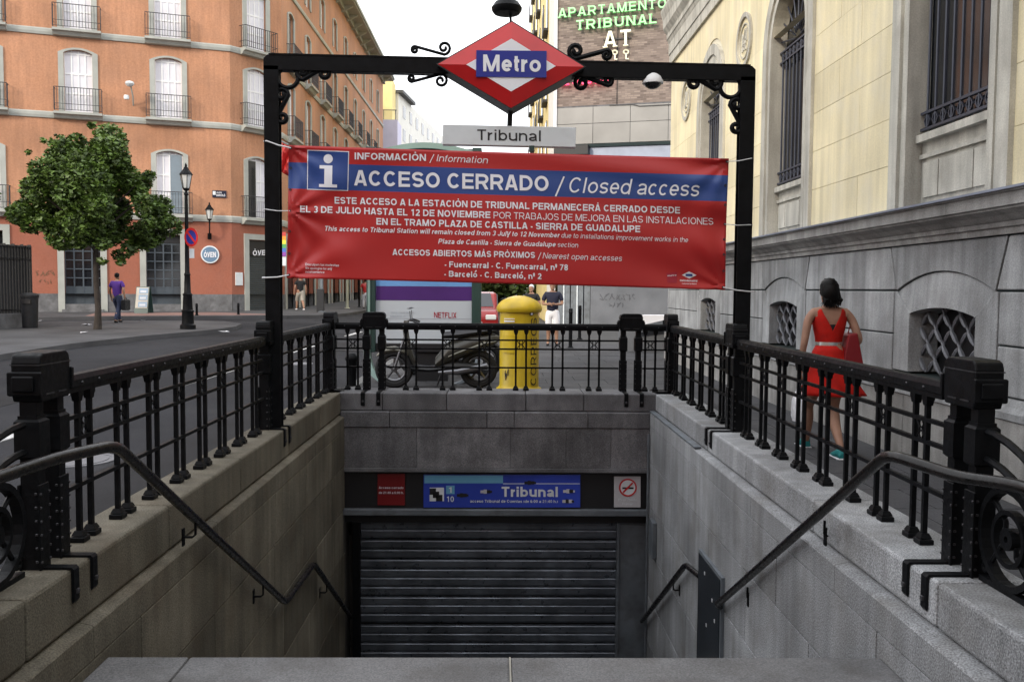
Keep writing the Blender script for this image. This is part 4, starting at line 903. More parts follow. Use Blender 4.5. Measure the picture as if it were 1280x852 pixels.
def archring(mb, uc, hi, ho, zb, zs, ri, ro, w0, w1, kind='s', n=14):
    def p(hw, rise, t):
        if kind == 'r': return (uc-hw*math.cos(math.pi*t), zs+rise*math.sin(math.pi*t))
        x = -1+2*t; return (uc+hw*x, zs+rise*(1-x*x))
    if zb < zs:
        ub(mb, uc-ho, uc-hi, w0, w1, zb, zs); ub(mb, uc+hi, uc+ho, w0, w1, zb, zs)
    for i in range(n):
        a, b, c, d = p(hi, ri, i/n), p(hi, ri, (i+1)/n), p(ho, ro, (i+1)/n), p(ho, ro, i/n)
        mb.hexa([(q[0], -w1, q[1]) for q in (a, b, c, d)], [(q[0], -w0, q[1]) for q in (a, b, c, d)])
    return mb
def hprof(mb, prof, u0, u1):       # profile (w, z) swept along u
    return mb.prism(prof, lambda a, b: (u0, -a, b), lambda a, b: (u1, -a, b))
def cpart(o, par, loc=None, u=None, z=None):      # copy of a part (with its sub-parts) shifted in its facade
    c = copy_tree(o, par); return c

# ------------------------------------------------------------------ the stone palace on the right
PX = 3.77; f = Fr(PX, 0, -math.pi/2)
pb = thing('palace', 'pale stone palace with grey rusticated base and cream upper wall along the right pavement', 'building', (PX, 8, 0))
YE_ = 20.4; U0, U1 = -YE_, 9.0
cs = [16.5, 12.15, 7.8, 3.45, -.9, -5.25]
mb = MB(); facade(mb, U0, U1, 0, 2.0, [(-c, .61, [(.78, 1.36, .07, 's')]) for c in cs], w=-.03, depth=.3); mb.build('joint_bed', 'sjoint', pb, f)
bays = list(cs)
def stone(name, mbx, m='gstone', bev=.01): return fixn(mbx.build(name, m, pb, f, bevel=bev))
def pz(poly, w0=-.05, w1=0.0): return MB().prism(poly, lambda a, b: (a, -w1, b), lambda a, b: (a, -w0, b))
g = .012
for k, c in enumerate(bays):
    u = -c; near = k+1 < len(bays)
    # voussoir over the window
    arcp = [(u-.86+1.72*i/12, 1.556+.17*(1-(2*i/12-1)**2)) for i in range(13)]
    stone('voussoir_block', pz([(u-1.02+g, 1.975), (u-.875+g, 1.562)]+[(a, b+.006) for a, b in arcp]+[(u+.875-g, 1.562), (u+1.02-g, 1.975)][::1]))
    inn = [(u-.585+1.17*i/12, 1.345+.065*(1-(2*i/12-1)**2)) for i in range(13)]
    mbx = MB()
    for i in range(12):
        a, b, cc, d = inn[i], inn[i+1], arcp[i+1], arcp[i]
        mbx.hexa([(a[0], .0, a[1]), (b[0], .0, b[1]), (cc[0], .022, cc[1]-.006), (d[0], .022, d[1]-.006)], [(a[0], .28, a[1]), (b[0], .28, b[1]), (cc[0], .28, cc[1]-.006), (d[0], .28, d[1]-.006)])
    stone('arch_stone', mbx, bev=0)
    for s_ in (-1, 1):
        P = [(u+s_*.585, .80), (u+s_*.905, .80), (u+s_*.905, 1.55), (u+s_*.86, 1.55), (u+s_*.585, 1.345)]
        stone('jamb_stone', pz(P, -.28), bev=.006)
    # blocks towards the next bay
    nxt = -bays[k+1] if near else U1+1
    if near:
        stone('stone_block', pz([(u+.875+g, 1.567), (nxt-.875-g, 1.567), (nxt-1.02-g, 1.975), (u+1.02+g, 1.975)]))
        for z0, z1 in ((.765, 1.135), (1.148, 1.55)): stone('stone_block', pz([(u+.915+g, z0), (nxt-.915-g, z0), (nxt-.915-g, z1), (u+.915+g, z1)]))
    if k == 0:
        stone('stone_block', pz([(U0, 1.562), (u-.875-g, 1.562), (u-1.02-g, 1.975), (U0, 1.975)]))
        for z0, z1 in ((.765, 1.135), (1.148, 1.55)): stone('stone_block', pz([(U0, z0), (u-.915-g, z0), (u-.915-g, z1), (U0, z1)]))
    # lattice grille and dark opening
    mbx = MB(); zb, zt, hw = .80, 1.40, .585
    sp = .285
    cl = lambda a, b: max(a, b)
    for s_ in (-1, 1):
        o0 = -1.6
        while o0 < 1.6:
            # line z = zb + s*(u' - o0): clip to the opening rectangle
            ptsl = []
            for ux in [-hw+i*(2*hw/40) for i in range(41)]:
                zz = (ux-o0) if s_ > 0 else -(ux-o0)
                zz += zb
                zmx = 1.345+.065*(1-(ux/hw)**2)
                if zb <= zz <= zmx: ptsl.append((u+ux, .13+s_*.008, zz))
            if len(ptsl) > 2: mbx.tube([ptsl[0], ptsl[-1]], .013, 6)
            o0 += sp
    gr = mbx.build('window_grille', 'grille', pb, f)
    mbx = MB()                                  # cast leaves on every bar between the crossings
    for k1 in range(13):
        for k2 in range(13):
            o1, o2 = -1.6+k1*sp, -1.6+k2*sp
            for s_ in (-1, 1):
                ux = (o1+o2)/2+sp/4; zz = zb+((ux-o1) if s_ > 0 else -(ux-o2)); 
                if abs(ux) < hw-.04 and zb+.04 < zz < 1.34:
                    d = Vector((1, 0, s_)).normalized(); p_ = Vector((u+ux, .122+s_*.008, zz)); mbx.tube([p_-d*.075, p_-d*.03, p_+d*.03, p_+d*.075], [.01, .023, .023, .01], 6)
    mbx.build('cast_leaves', 'grille', gr)['kind'] = 'stuff'
    ub(MB(), u-.64, u+.64, -.4, -.3, .7, 1.5).build('window_pane', 'dark', pb, f)
# plinth and the mouldings between plinth and blocks
uu = U0; i = 0
while uu < U1:
    L = [1.45, 1.7, 1.3, 1.6][i % 4]; stone('plinth_stone', ub(MB(), uu+.004, min(uu+L, U1)-.004, -.1, .07, -.1, .60), 'gstone_dark', .012); uu += L; i += 1
uu = U0
while uu < U1:
    L = 2.2; mbx = MB(); hprof(mbx, [(-.1, .608), (.085, .608), (.085, .66), (.05, .70), (.03, .75), (-.1, .756)], uu+.003, min(uu+L, U1)-.003); stone('base_moulding', mbx, 'gstone', 0); uu += L
# cornice of the base
prof = [(-.1, 1.985), (.03, 1.985), (.03, 2.035), (.055, 2.04), (.055, 2.075), (.075, 2.085), (.12, 2.12), (.19, 2.15), (.19, 2.165), (.215, 2.17), (.215, 2.26), (.235, 2.265), (.235, 2.285), (-.1, 2.30)]
uu = U0
while uu < U1:
    L = 2.18; mbx = MB(); hprof(mbx, prof, uu+.002, min(uu+L, U1)-.002); stone('cornice_stone', mbx, 'gstone_dark', 0); uu += L
mbx = MB(); hprof(mbx, [(-.1, 2.303), (.25, 2.288), (.255, 2.278), (.26, 2.278), (.26, 2.296), (-.1, 2.33)], U0, U1); stone('flashing', mbx, 'lead', 0)
# upper wall
mb = MB(); facade(mb, U0, U1, 2.31, 7.2, [(-c, .74, [(2.32, 4.9, .74, 'r')]) for c in cs], w=-.02, depth=.2, n=16); mb.build('joint_bed', 'creamjoint', pb, f)
med = [(c+4.35/2) for c in cs if c+2.2 < 20]
for k in range(len(bays)):
    a = -bays[k]+1.03; b = -bays[k+1]-1.03 if k+1 < len(bays) else U1
    spans = [(a, b)]
    if k == 0: spans.append((U0, -bays[0]-1.03))
    for a, b in spans:
        z = 2.32; r = 0
        while z < 5.0:
            z1 = min(z+.46, 6.5); cut = [a, b] if b-a < .6 else ([a, a+(b-a)*(.36 if r % 2 else .62), b])
            for p, q in zip(cut[:-1], cut[1:]):
                fixn(ub(MB(), p+.0025, q-.0025, -.06, R.uniform(-.001, .002), z+.0025, z1-.0025).build('ashlar_block', 'cream', pb, f))
            z = z1; r += 1
zT = z
mb = MB(); facade(mb, U0, U1, zT, 6.56, [(-c, 1.0, [(zT, zT+.001, 1.0-(zT-4.9)*.25, 'r')]) for c in cs], w=0, depth=.1, n=20); mb.build('upper_wall', 'cream', pb, f)
for k, c in enumerate(bays):
    u = -c
    mbx = MB(); archring(mbx, u, .86, 1.04, 2.33, 4.9, .86, 1.04, -.05, .045, 'r', 20); fixn(mbx.build('window_frame', 'trim', pb, f))
    mbx = MB(); archring(mbx, u, .80, .86, 2.33, 4.9, .80, .86, -.06, .012, 'r', 20); archring(mbx, u, .71, .80, 2.33, 4.9, .71, .80, -.19, .03, 'r', 20); fixn(mbx.build('inner_frame', 'trim', pb, f))
    # sill panel with raised fields
    mbx = ub(MB(), u-.705, u+.705, -.4, -.13, 2.32, 3.0); mbx.build('sill_panel', 'trim', pb, f)
    mbx = MB(); ub(mbx, u-.7, u+.7, -.13, -.06, 2.93, 3.0); ub(mbx, u-.7, u+.7, -.13, -.1, 2.78, 2.82)
    for p, q in ((-.62, -.34), (-.32, .26), (.28, .62)): ub(mbx, u+p, u+q, -.13, -.105, 2.42, 2.74)
    mbx.build('sill_moulding', 'trim', pb, f)
    ub(MB(), u-.74, u+.74, -.4, -.2, 2.9, 5.7).build('window_pane', 'glass', pb, f)
    mbx = MB()
    for i in range(9): x = u-.6+i*.15; mbx.tube([(x, .12, 3.05), (x, .12, 4.84)], .014, 6)
    for z_ in (3.05, 3.2, 4.72, 4.86): ub(mbx, u-.7, u+.7, -.14, -.1, z_-.012, z_+.012)
    for i in range(9): an = math.pi*(i+.5)/9; mbx.tube([(u+.12*math.cos(an), .12, 4.9+.12*math.sin(an)), (u+.7*math.cos(an), .12, 4.9+.7*math.sin(an))], .012, 5)
    gr = mbx.build('window_grille', 'bar', pb, f)
    mbx = MB()
    for i in range(9):
        for z_ in (3.125, 4.79):
            x = u-.6+i*.15; mbx.tube([(x+.05*math.cos(a_), .12, z_+.05*math.sin(a_)) for a_ in [j*math.pi/3 for j in range(6)]], .011, 4, closed=True)
    mbx.build('grille_scrolls', 'bar', gr)['kind'] = 'stuff'
for c in med:
    mbx = MB(); n = 28
    for (r0, r1, w0, w1) in ((.36, .43, -.02, .035), (.25, .27, -.02, .02)):
        for i in range(n):
            a0, a1 = 2*math.pi*i/n, 2*math.pi*(i+1)/n
            P = [(-c+r_*math.cos(a_), 5.44+r_*math.sin(a_)) for r_, a_ in ((r0, a0), (r0, a1), (r1, a1), (r1, a0))]
            mbx.hexa([(p[0], -w1, p[1]) for p in P], [(p[0], -w0, p[1]) for p in P])
    mo = fixn(mbx.build('medallion', 'trim', pb, f))
    mbx = MB()
    for i in range(9): mbx.tube([(-c+R.uniform(-.14, .14), -.0, 5.44+R.uniform(-.18, .18)) for _ in range(3)], .025, 6)
    mbx.build('relief', 'trim', mo)
    MB().lathe([(.001, 0), (.36, 0), (.36, .01), (.001, .01)], (0, 0, 0), 24)
prof = [(-.1, 6.55), (.05, 6.55), (.05, 6.75), (.07, 6.76), (.07, 7.0), (.08, 7.02), (.1, 7.08), (.12, 7.1), (.12, 7.2), (.2, 7.32), (.21, 7.5), (.23, 7.56), (.26, 7.66), (.26, 7.72), (-.1, 7.85)]
mbx = MB(); hprof(mbx, prof, U0-.05, U1); stone('top_cornice', mbx, 'trim', 0)
MB().box(.6+PX, PX+12, -9, 20.38, 2.3, 7.9).box(PX+.55, PX+12, -9, 20.38, 0, 2.3).build('building_body', 'cream', pb)
MB().box(PX+.05, PX+12, 19.9, 20.4, 0, 7.8).build('end_wall', 'gstone', pb)

# ------------------------------------------------------------------ the orange corner house on the left
hx, hy = -12.34, 42.0
oh = thing('corner_house', 'four storey orange rendered house with grey trims and iron balconies at the left corner', 'building', (hx, hy, 0))
fA = Fr(hx-.945*30, hy-.327*30, math.atan2(.327, .945)); LA = 31.75/1.0
LA = 30.0
fC = Fr(hx, hy, math.atan2(.8, .6)); LC = 2.96
cx_, cy_ = hx+.6*LC, hy+.8*LC
fB = Fr(cx_, cy_, math.pi/2); LB = 38.5
zl = [(.0, 4.67), (4.67, 8.9), (8.9, 12.4), (12.4, 16.1), (16.1, 19.8)]
base0 = .3
def wcol(uc, attic=True, ground=None, B=False):
    ops = []
    for i, (z0, z1) in enumerate(zl[1:]):
        if i == 3: ops.append((16.75, 18.35, .1, 's')) if attic else None
        elif i == 0: ops.append((4.75, 7.45, .14, 's'))
        elif i == 1: ops.append((9.0, 11.55, .14, 's'))
        else: ops.append((12.5, 15.05, .14, 's'))
    if ground: ops.insert(0, ground)
    return (uc, .56, ops)
# prototypes (local: u centred on 0, z from the sill)
def make_window(fr, par, h, kind):
    mb = MB(); archring(mb, 0, .56, .78, -.02, h, .14, .22, -.02, .06, 's', 8); fixn_ = fixn
    o = fixn(mb.build('window', 'gtrim', par, world=False))
    # double leaf louvred doors with white stiles
    mbx = MB()
    ub(mbx, -.56, .56, -.19, -.15, 0, h+.15); mbx.build('shutter', 'louvre', o)
    mbx = MB()
    for x in (-.54, -.27, 0, .27, .54): ub(mbx, x-.028 if abs(x) < .5 else x-.02, x+.028 if abs(x) < .5 else x+.02, -.15, -.12, 0, h+.13)
    for z_ in (.06, h*.33, h*.66, h-.02): ub(mbx, -.52, .52, -.15, -.125, z_-.035, z_+.035)
    mbx.build('shutter_frame', 'white', o)
    if kind == 'open':
        mbx = ub(MB(), .02, .52, -.13, -.11, .08, h); mbx.build('pane', 'skyglass', o)
    if kind == 'half':
        ub(MB(), -.5, .0, -.13, -.11, .08, h).build('pane', 'glass', o)
    return o
def make_balcony(par):
    mb = MB(); hprof(mb, [(0, -.3), (.2, -.28), (.3, -.16), (.42, -.12), (.42, -.02), (0, 0)], -.95, .95); o = fixn(mb.build('balcony', 'gtrim', par, world=False))
    mb = MB()
    for z_ in (.06, .3, 1.0): mb.tube([(-.93, 0, z_), (-.93, -.4, z_), (.93, -.4, z_), (.93, 0, z_)], .018 if z_ > .9 else .012, 5)
    for i in range(17): x = -.93+i*1.86/16; mb.box(x-.009, x+.009, -.409, -.391, .04, 1.0)
    for y_ in (-.13, -.27):
        for x in (-.93, .93): mb.box(x-.009, x+.009, y_-.009, y_+.009, .04, 1.0)
    mb.build('balcony_railing', 'balcony', o)
    return o
protoW = {}; protoB = [None]
def put(fr, u, z, h, kind, balc=True):
    k = (round(h, 2), kind); nrm = fr.pt(u, 0, z)-Vector((hx, hy, 0))
    if k not in protoW: o = make_window(fr, oh, h, kind); protoW[k] = o
    else: o = copy_tree(protoW[k], oh)
    o.location = nrm; o.rotation_euler.z = fr.rz
    if balc:
        if protoB[0] is None: b = protoB[0] = make_balcony(oh)
        else: b = copy_tree(protoB[0], oh)
        b.location = nrm; b.rotation_euler.z = fr.rz
uA = [LA-2.625, LA-6.27, LA-9.9, LA-13.55, LA-17.2, LA-20.8]
uBs = [2.0+i*4.1 for i in range(9)]
gdoor = lambda uc, hw: (uc, hw)
# wall skins : upper orange, lower redder render, plinth
ga = [(LA-2.95, .72, [(.75, 3.85, .0, 's')]), (LA-6.25, .72, [(.75, 3.85, .0, 's')]), (LA-9.9, .6, [(2.2, 3.85, .0, 's')]), (LA-13.5, .6, [(2.2, 3.85, .0, 's')])]
for fr, Ln, cols, gcols, nm in ((fA, LA, [wcol(u) for u in uA], ga, 'a'), (fC, LC, [wcol(LC/2)], [(LC/2+.25, .8, [(.45, 3.75, .0, 's')])], 'c'), (fB, LB, [wcol(u) for u in uBs], [(u, 1.35, [(.45, 3.9, .0, 's')]) for u in uBs], 'b')):
    mb = MB(); facade(mb, 0, Ln, 4.5, 20.2, cols, depth=.28, n=8); mb.build('wall', 'orange', oh, fr)
    mb = MB(); facade(mb, 0, Ln, 1.2, 4.5, [(c, hw, [(1.2, o[0][1], 0, 's')] if o[0][0] < 1.2 else o) for c, hw, o in gcols], depth=.28, n=1); mb.build('ground_floor_wall', 'orange_low', oh, fr)
    mb = MB(); facade(mb, 0, Ln, base0-.6, 1.2, [(c, hw, [(o[0][0], 1.2, 0, 's')]) for c, hw, o in gcols if o[0][0] < 1.2], w=.03, depth=.3, n=1); mb.build('plinth', 'plinth', oh, fr)
    for z_, h_ in ((4.5, .3), (8.72, .28), (12.22, .28), (16.0, .22)):
        mb = MB(); hprof(mb, [(-.01, z_), (.06, z_), (.09, z_+h_*.4), (.09, z_+h_*.8), (.04, z_+h_), (-.01, z_+h_)], -.03, Ln+.03); fixn(mb.build('string_course', 'gtrim', oh, fr))
    # eaves with brackets
    mb = MB(); ub(mb, -.3, Ln+.3, 0, .95, 20.2, 20.36); ub(mb, -.3, Ln+.3, .8, 1.05, 20.3, 20.5); ub(mb, -.2, Ln+.2, 0, .2, 19.9, 20.2); ea = mb.build('eaves', 'gtrim', oh, fr)
    mb = MB(); uu = .5
    while uu < Ln: hprof(mb, [(0, 19.75), (.25, 19.85), (.75, 20.1), (.75, 20.2), (0, 20.2)], uu-.08, uu+.08); uu += .95 if nm != 'b' else 2.05
    fixn(mb.build('eaves_bracket', 'gtrim', ea))['kind'] = 'stuff'
    for (c, hw, o) in cols:
        for i, (zb, zs, rise, k) in enumerate(o):
            if zb > 16.5: put(fr, c, zb, zs-zb, 'shut', False); continue
            kind = 'shut'
            if nm == 'a' and abs(c-uA[0]) < .1 and i == 0: kind = 'open'
            if nm == 'c' and i == 0: kind = 'half'
            if nm == 'a' and abs(c-uA[2]) < .1 and i < 2: kind = 'half' if i == 0 else 'open'
            if nm == 'b': kind = R.choice(['shut', 'half', 'shut', 'open'])
            put(fr, c, zb, zs-zb, kind, True)
    for j, (c, hw, o) in enumerate(gcols):
        zb, zt = o[0][0], o[0][1]
        mb = MB(); ub(mb, c-hw-.26, c-hw, -.05, .07, zb if zb > 1 else .35, zt+.02); ub(mb, c+hw, c+hw+.26, -.05, .07, zb if zb > 1 else .35, zt+.02); ub(mb, c-hw-.26, c+hw+.26, -.05, .07, zt+.02, zt+.28); mb.build('door_surround' if zb < 1 else 'window_surround', 'gtrim', oh, fr)
        ub(MB(), c-hw, c+hw, -.4, -.3, zb-.3, zt+.1).build('pane', 'glass', oh, fr)
        if nm == 'a' and zb < 1:
            mb = MB(); n_ = 4
            for i in range(n_+1): x = c-hw+2*hw*i/n_; ub(mb, x-.03, x+.03, -.3, -.22, zb, zt-.35)
            for z_ in [zb+.75+i*(zt-.4-zb-.75)/5 for i in range(6)]: ub(mb, c-hw, c+hw, -.3, -.23, z_-.025, z_+.025)
            d = mb.build('shop_door', 'shopdoor', oh, fr); ub(MB(), c-hw, c+hw, -.3, -.24, zb, zb+.75).build('kick_panel', 'shopdoor', d)
            ub(MB(), c-hw, c+hw, -.3, -.2, zt-.35, zt).build('fascia', 'black', oh, fr)
            ub(MB(), c-hw-.1, c+hw+.1, -.1, .25, .3, .52).build('door_step', 'plinth', oh, fr)
        if nm == 'c':
            mb = MB()
            z_ = zb
            while z_ < zt-.75: ub(mb, c-hw, c+hw, -.3, -.24, z_+.01, z_+.09); z_ += .1
            mb.build('roller_door', 'dshut', oh, fr); ub(MB(), c-hw, c+hw, -.3, -.1, zt-.7, zt).build('fascia', 'black', oh, fr)
        if nm == 'b' and j % 2: ub(MB(), c-hw, c+hw, -.3, -.1, zt-.7, zt).build('fascia', 'black', oh, fr)
        if nm == 'b': mb = MB(); ub(mb, c-.04, c+.04, -.3, -.22, .4, zt); ub(mb, c-hw, c+hw, -.3, -.22, 2.9, 2.98); mb.build('shop_frame', 'shopdoor', oh, fr)
MB().prism([(fA.o.x+2, fA.o.y+1), (hx-.3, hy+.5), (cx_-.5, cy_+.2), (cx_-.5, cy_+LB), (cx_-22, cy_+LB), (fA.o.x+2, fA.o.y+20)], lambda a, b: (a, b, -.5), lambda a, b: (a, b, 20.2)).build('building_core', 'dark', oh)
MB().box(cx_-20, cx_, cy_+LB-.3, cy_+LB, 0, 20.2).build('end_wall', 'orange', oh)
mb = MB(); P = [(-1, 0), (LB+1, 0)]
mb.hexa([(cx_+.9, cy_-.3, 20.5), (cx_+.9, cy_+LB+.3, 20.5), (cx_-12, cy_+LB+.3, 20.5), (cx_-12, cy_+2, 20.5)], [(cx_-4, cy_+3, 22), (cx_-4, cy_+LB-4, 22), (cx_-8, cy_+LB-4, 22), (cx_-8, cy_+5, 22)]); mb.build('roof', 'plinth', oh)
# graffiti on the plinth level (flat paint)
def fpos(fr): return lambda x, y, d: (lambda uz: fr.pt(uz[0], .02+d, uz[1]))(fr.hit(x, y))
def scrawl(par, fr, x0, x1, y, h, m, n, r=.012, w=.012, nm='graffiti'):
    mb = MB(); px = x0
    while px < x1:
        P = []
        for i in range(5): a, b = fr.hit(px+R.uniform(0, h*.8), y+R.uniform(-h/2, h/2), w); P.append((a, -w, b))
        mb.tube(P, r, 4, flat=.002); px += h*.75
    return mb.build(nm, m, par, fr)
M['graf'] = mat('graffiti_paint', (.16, .09, .05), .8); M['graf2'] = mat('graffiti_marker', (.085, .088, .1), .8)
scrawl(oh, fA, 44, 68, 341, 8, 'graf', 1, .02, .012); scrawl(oh, fA, 48, 64, 352, 6, 'graf', 1, .015, .012)
# shop signs, street plate, lamp, camera
def fbox(name, fr, x0, y0, x1, y1, w0, w1, m, par):
    a = fr.hit(x0, y1, w1); b = fr.hit(x1, y0, w1); return ub(MB(), a[0], b[0], w0, w1, a[1], b[1]).build(name, m, par, fr)
def fthing(name, label, cat, fr, x, y, group=None): u, z = fr.hit(x, y); return thing(name, label, cat, fr.pt(u, 0, z), group=group)
t = fthing('shop_sign', 'round grey blue sign reading ÓVEN with a pale rim on the orange wall', 'sign', fA, 262.5, 318)
u, z = fA.hit(262.5, 318, .1)
def fdisc(name, r, w0, w1, m): 
    mb = MB(); n = 28; P = [(u+r*math.cos(2*math.pi*i/n), z+r*math.sin(2*math.pi*i/n)) for i in range(n)]
    mb.prism(P, lambda a, b: (a, -w1, b), lambda a, b: (a, -w0, b)); return fixn(mb.build(name, m, t, fA))
fdisc('rim', .40, .0, .1, 'board'); fdisc('face', .345, .1, .11, 'ovenblue')
lettering('lettering', 'ÓVEN', 254.8, 270.5, 321.6, 321.4, 6.5, lambda x, y, d: (lambda q: fA.pt(q[0], .125, q[1]))(fA.hit(x, y, .125)), 'bwhite', t, bold=.22, serif=True)
t = fthing('shop_sign', 'white letters ÓVEN on the dark fascia over the corner door', 'sign', fC, 320, 316)
lettering('lettering', 'ÓVEN', 316, 338, 319.5, 318.5, 6.5, lambda x, y, d: (lambda q: fC.pt(q[0], -.08, q[1]))(fC.hit(x, y, -.08)), 'bwhite', t, bold=.2, serif=True)
t = fthing('street_plate', 'dark blue street name plate high on the orange wall', 'street sign', fA, 274, 242)
fbox('plate', fA, 265.5, 238.5, 283, 246.5, 0, .05, 'navy', t); fbox('emblem', fA, 266, 239, 269.5, 243.5, .05, .06, 'board', t)
lettering('lettering', 'CALLE DE', 270.5, 277, 241.6, 241.8, 1.8, lambda x, y, d: (lambda q: fA.pt(q[0], .06, q[1]))(fA.hit(x, y, .06)), 'bwhite', t, bold=.2)
lettering('lettering', 'BARCELÓ', 270.5, 281.5, 245.4, 245.6, 2.6, lambda x, y, d: (lambda q: fA.pt(q[0], .06, q[1]))(fA.hit(x, y, .06)), 'bwhite', t, bold=.2)
t = fthing('menu_board', 'small white notice in a frame beside the corner shop door', 'notice', fC, 300, 348)
fbox('board', fC, 295, 340.5, 303.5, 356.5, 0, .05, 'board', t)
def lantern(t, c, s, wall=False):
    MB().lathe([(.06*s, 0), (.1*s, .05*s), (.17*s, .42*s), (.17*s, .44*s)], c, 6).build('glass', 'lampglass', t)
    MB().lathe([(.21*s, .44*s), (.17*s, .5*s), (.1*s, .58*s), (.06*s, .66*s), (.03*s, .68*s), (.04*s, .72*s), (.005, .8*s)], c, 8).build('hood', 'iron', t)
    mb = MB()
    for i in range(6): a = math.pi/3*i; mb.tube([(c[0]+.1*s*math.cos(a), c[1]+.1*s*math.sin(a), c[2]+.04*s), (c[0]+.175*s*math.cos(a), c[1]+.175*s*math.sin(a), c[2]+.45*s)], .012*s, 4)
    mb.build('frame', 'iron', t); MB().lathe([(.03*s, -.15*s), (.05*s, -.1*s), (.03*s, -.05*s), (.1*s, .0), (.1*s, .04*s)], c, 8).build('collar', 'iron', t)
u, z = fA.hit(262, 283, .45); c = fA.pt(u, .45, z+.3)
t = thing('wall_lantern', 'black iron lantern on a bracket over the round sign', 'wall lamp', fA.pt(u, 0, z)); lantern(t, c, 1.0)
MB().tube([fA.pt(u, 0, z-.3), fA.pt(u, .25, z-.4), fA.pt(u, .45, z-.1), fA.pt(u, .45, z+.2)], .03, 6).tube([fA.pt(u, .12, z-.55), fA.pt(u, .2, z-.3)], .09, 6).build('bracket', 'iron', t)
u, z = fA.hit(163, 120, .3); t = thing('wall_camera', 'grey security camera on a bent bracket between two windows', 'security camera', fA.pt(u, 0, z))
q1 = fA.pt(u+.0, .7, z+.45); q2 = fA.pt(u-.15, .5, z-.1)
MB().lathe([(.02, .12), (.15, .08), (.2, 0), (.17, -.05), (.1, -.12), (.02, -.14)], q1, 14).build('dome', 'board', t, smooth=True); MB().tube([fA.pt(u+.1, 0, z-.35), fA.pt(u+.1, .3, z), q1+Vector((0, 0, .1))], .03, 6).build('bracket', 'gtrim', t)
MB().lathe([(.1, .08), (.12, 0), (.1, -.1)], q2, 12).build('housing', 'board', t, smooth=True)

# ------------------------------------------------------------------ the brick apartment block beyond
fD = Fr(2.45, 40.05, math.atan2(-.29, .957)); LD = 14
ab = thing('apartment_block', 'brown brick apartment block over pale stone storeys, carrying lit letters', 'building', (2.45, 40, 0))
mb = MB(); ub(mb, 0, LD, -8, 0, 9.5, 24); mb.build('brick_wall', 'brick', ab, fD)
zz = [7.85, 8.72, 9.44]; 
for j in range(2):
    uu = 0; r = 0
    while uu < LD: L = 1.62; ub(MB(), uu+.012, min(uu+L, LD)-.012, -.2, .03+R.uniform(0, .004), zz[j]+.012, zz[j+1]-.012).build('cladding_slab', 'pstone', ab, fD); uu += L
ub(MB(), 0, LD, -8, 0, 6.2, 9.5).build('backing', 'plinth', ab, fD)
ub(MB(), .3, LD, -.1, .1, 7.7, 7.83).build('ledge', 'sjoint', ab, fD)
ub(MB(), 1.4, LD, -.1, .02, 6.6, 7.7).build('metal_band', 'lead', ab, fD); ub(MB(), 0, 1.5, -.1, .5, 7.35, 7.75).build('dark_void_box', 'black', ab, fD)  # black box drawn where the front has a dark void
ub(MB(), 1.6, LD, -8, .0, -.1, 6.2).build('concrete_wall', 'concrete', ab, fD)
for i in range(5): ub(MB(), .1+i*.3, .36+i*.3, -.3, -.1+.05*(i % 2), -.1, 6.2).build('metal_panel', 'steel', ab, fD)
for i in (1, 3): ub(MB(), .08+i*.3, .13+i*.3, -.05, .02, 0, 6.2).build('metal_fin', 'board', ab, fD)
MB().box(2.3, 2.46, 40.1, 44, 0, 24).build('side_wall', 'whitewall', ab)
mb = MB()
for x in (2.34, 2.42): mb.tube([(x, 39.95, 8), (x, 39.95, 24)], .03, 6)
mb.build('downpipe', 'white', ab)
mb = MB(); mb.tube([fD.pt(2.65, .02, 9.5), fD.pt(2.65, .02, 13)], .02, 4); a = [fD.hit(x, y, .03) for x, y in ((762, 132), (790, 131), (800, 133), (820, 132), (840, 131))]
mb.tube([fD.pt(p, .03, q) for p, q in a], .03, 4); mb.build('cable', 'black', ab)
scrawl(ab, fD, 748, 790, 371, 9, 'graf2', 1, .018, .012); scrawl(ab, fD, 760, 776, 381, 7, 'graf2', 1, .015, .012)
dfn = lambda x, y, d: (lambda q: fD.pt(q[0], .15+d, q[1]))(fD.hit(x, y, .15))
def wsign(label, txt, x0, x1, y0, y1, cap, m, bold, serif=True, track=.16, nm='lit_letters'):
    t = fthing(nm, label, 'sign', fD, (x0+x1)/2, (y0+y1)/2); lettering('letters', txt, x0, x1, y0, y1, cap, dfn, m, t, bold=bold, serif=serif, thick=.12, track=track)
    mb = MB(); a, b = fD.hit(x0, y0-cap*.5, .05), fD.hit(x1, y1-cap*.5, .05); mb.tube([fD.pt(a[0], .06, a[1]), fD.pt(b[0], .06, b[1])], .03, 4); mb.build('rail', 'black', t); return t
wsign('green lit letters APARTAMENTOS on the brown brick wall', 'APARTAMENTOS', 698, 845, 23.5, 9.5, 11.5, 'neon_g', .16)
wsign('green lit letters TRIBUNAL under the longer green word', 'TRIBUNAL', 721, 821, 38.5, 30, 12, 'neon_g', .17)
wsign('large cream letters AT below the green words', 'AT', 754, 789, 60.5, 57.5, 20, 'cletter', .16)
wsign('pink lit letters half hidden behind the lozenge and the beam', 'AL JPES LUN', 700, 763, 107.5, 104, 9, 'neon_p', .22, False, .05)
t = fthing('key_emblem', 'three cream key shapes in a row under the letters AT', 'sign', fD, 771, 70)
for x, y in ((757, 68), (768.5, 65.5), (782.5, 65)):
    mb = MB(); a = [fD.hit(x+3*math.cos(k*math.pi/5), y+2.6*math.sin(k*math.pi/5), .1) for k in range(10)]; mb.tube([fD.pt(p, .1, q) for p, q in a], .035, 4, closed=True)
    a = [fD.hit(*p, .1) for p in ((x, y+2.6), (x, y+9), (x+3.2, y+9))]; mb.tube([fD.pt(p, .1, q) for p, q in a], .04, 4); mb.build('key', 'cletter', t)

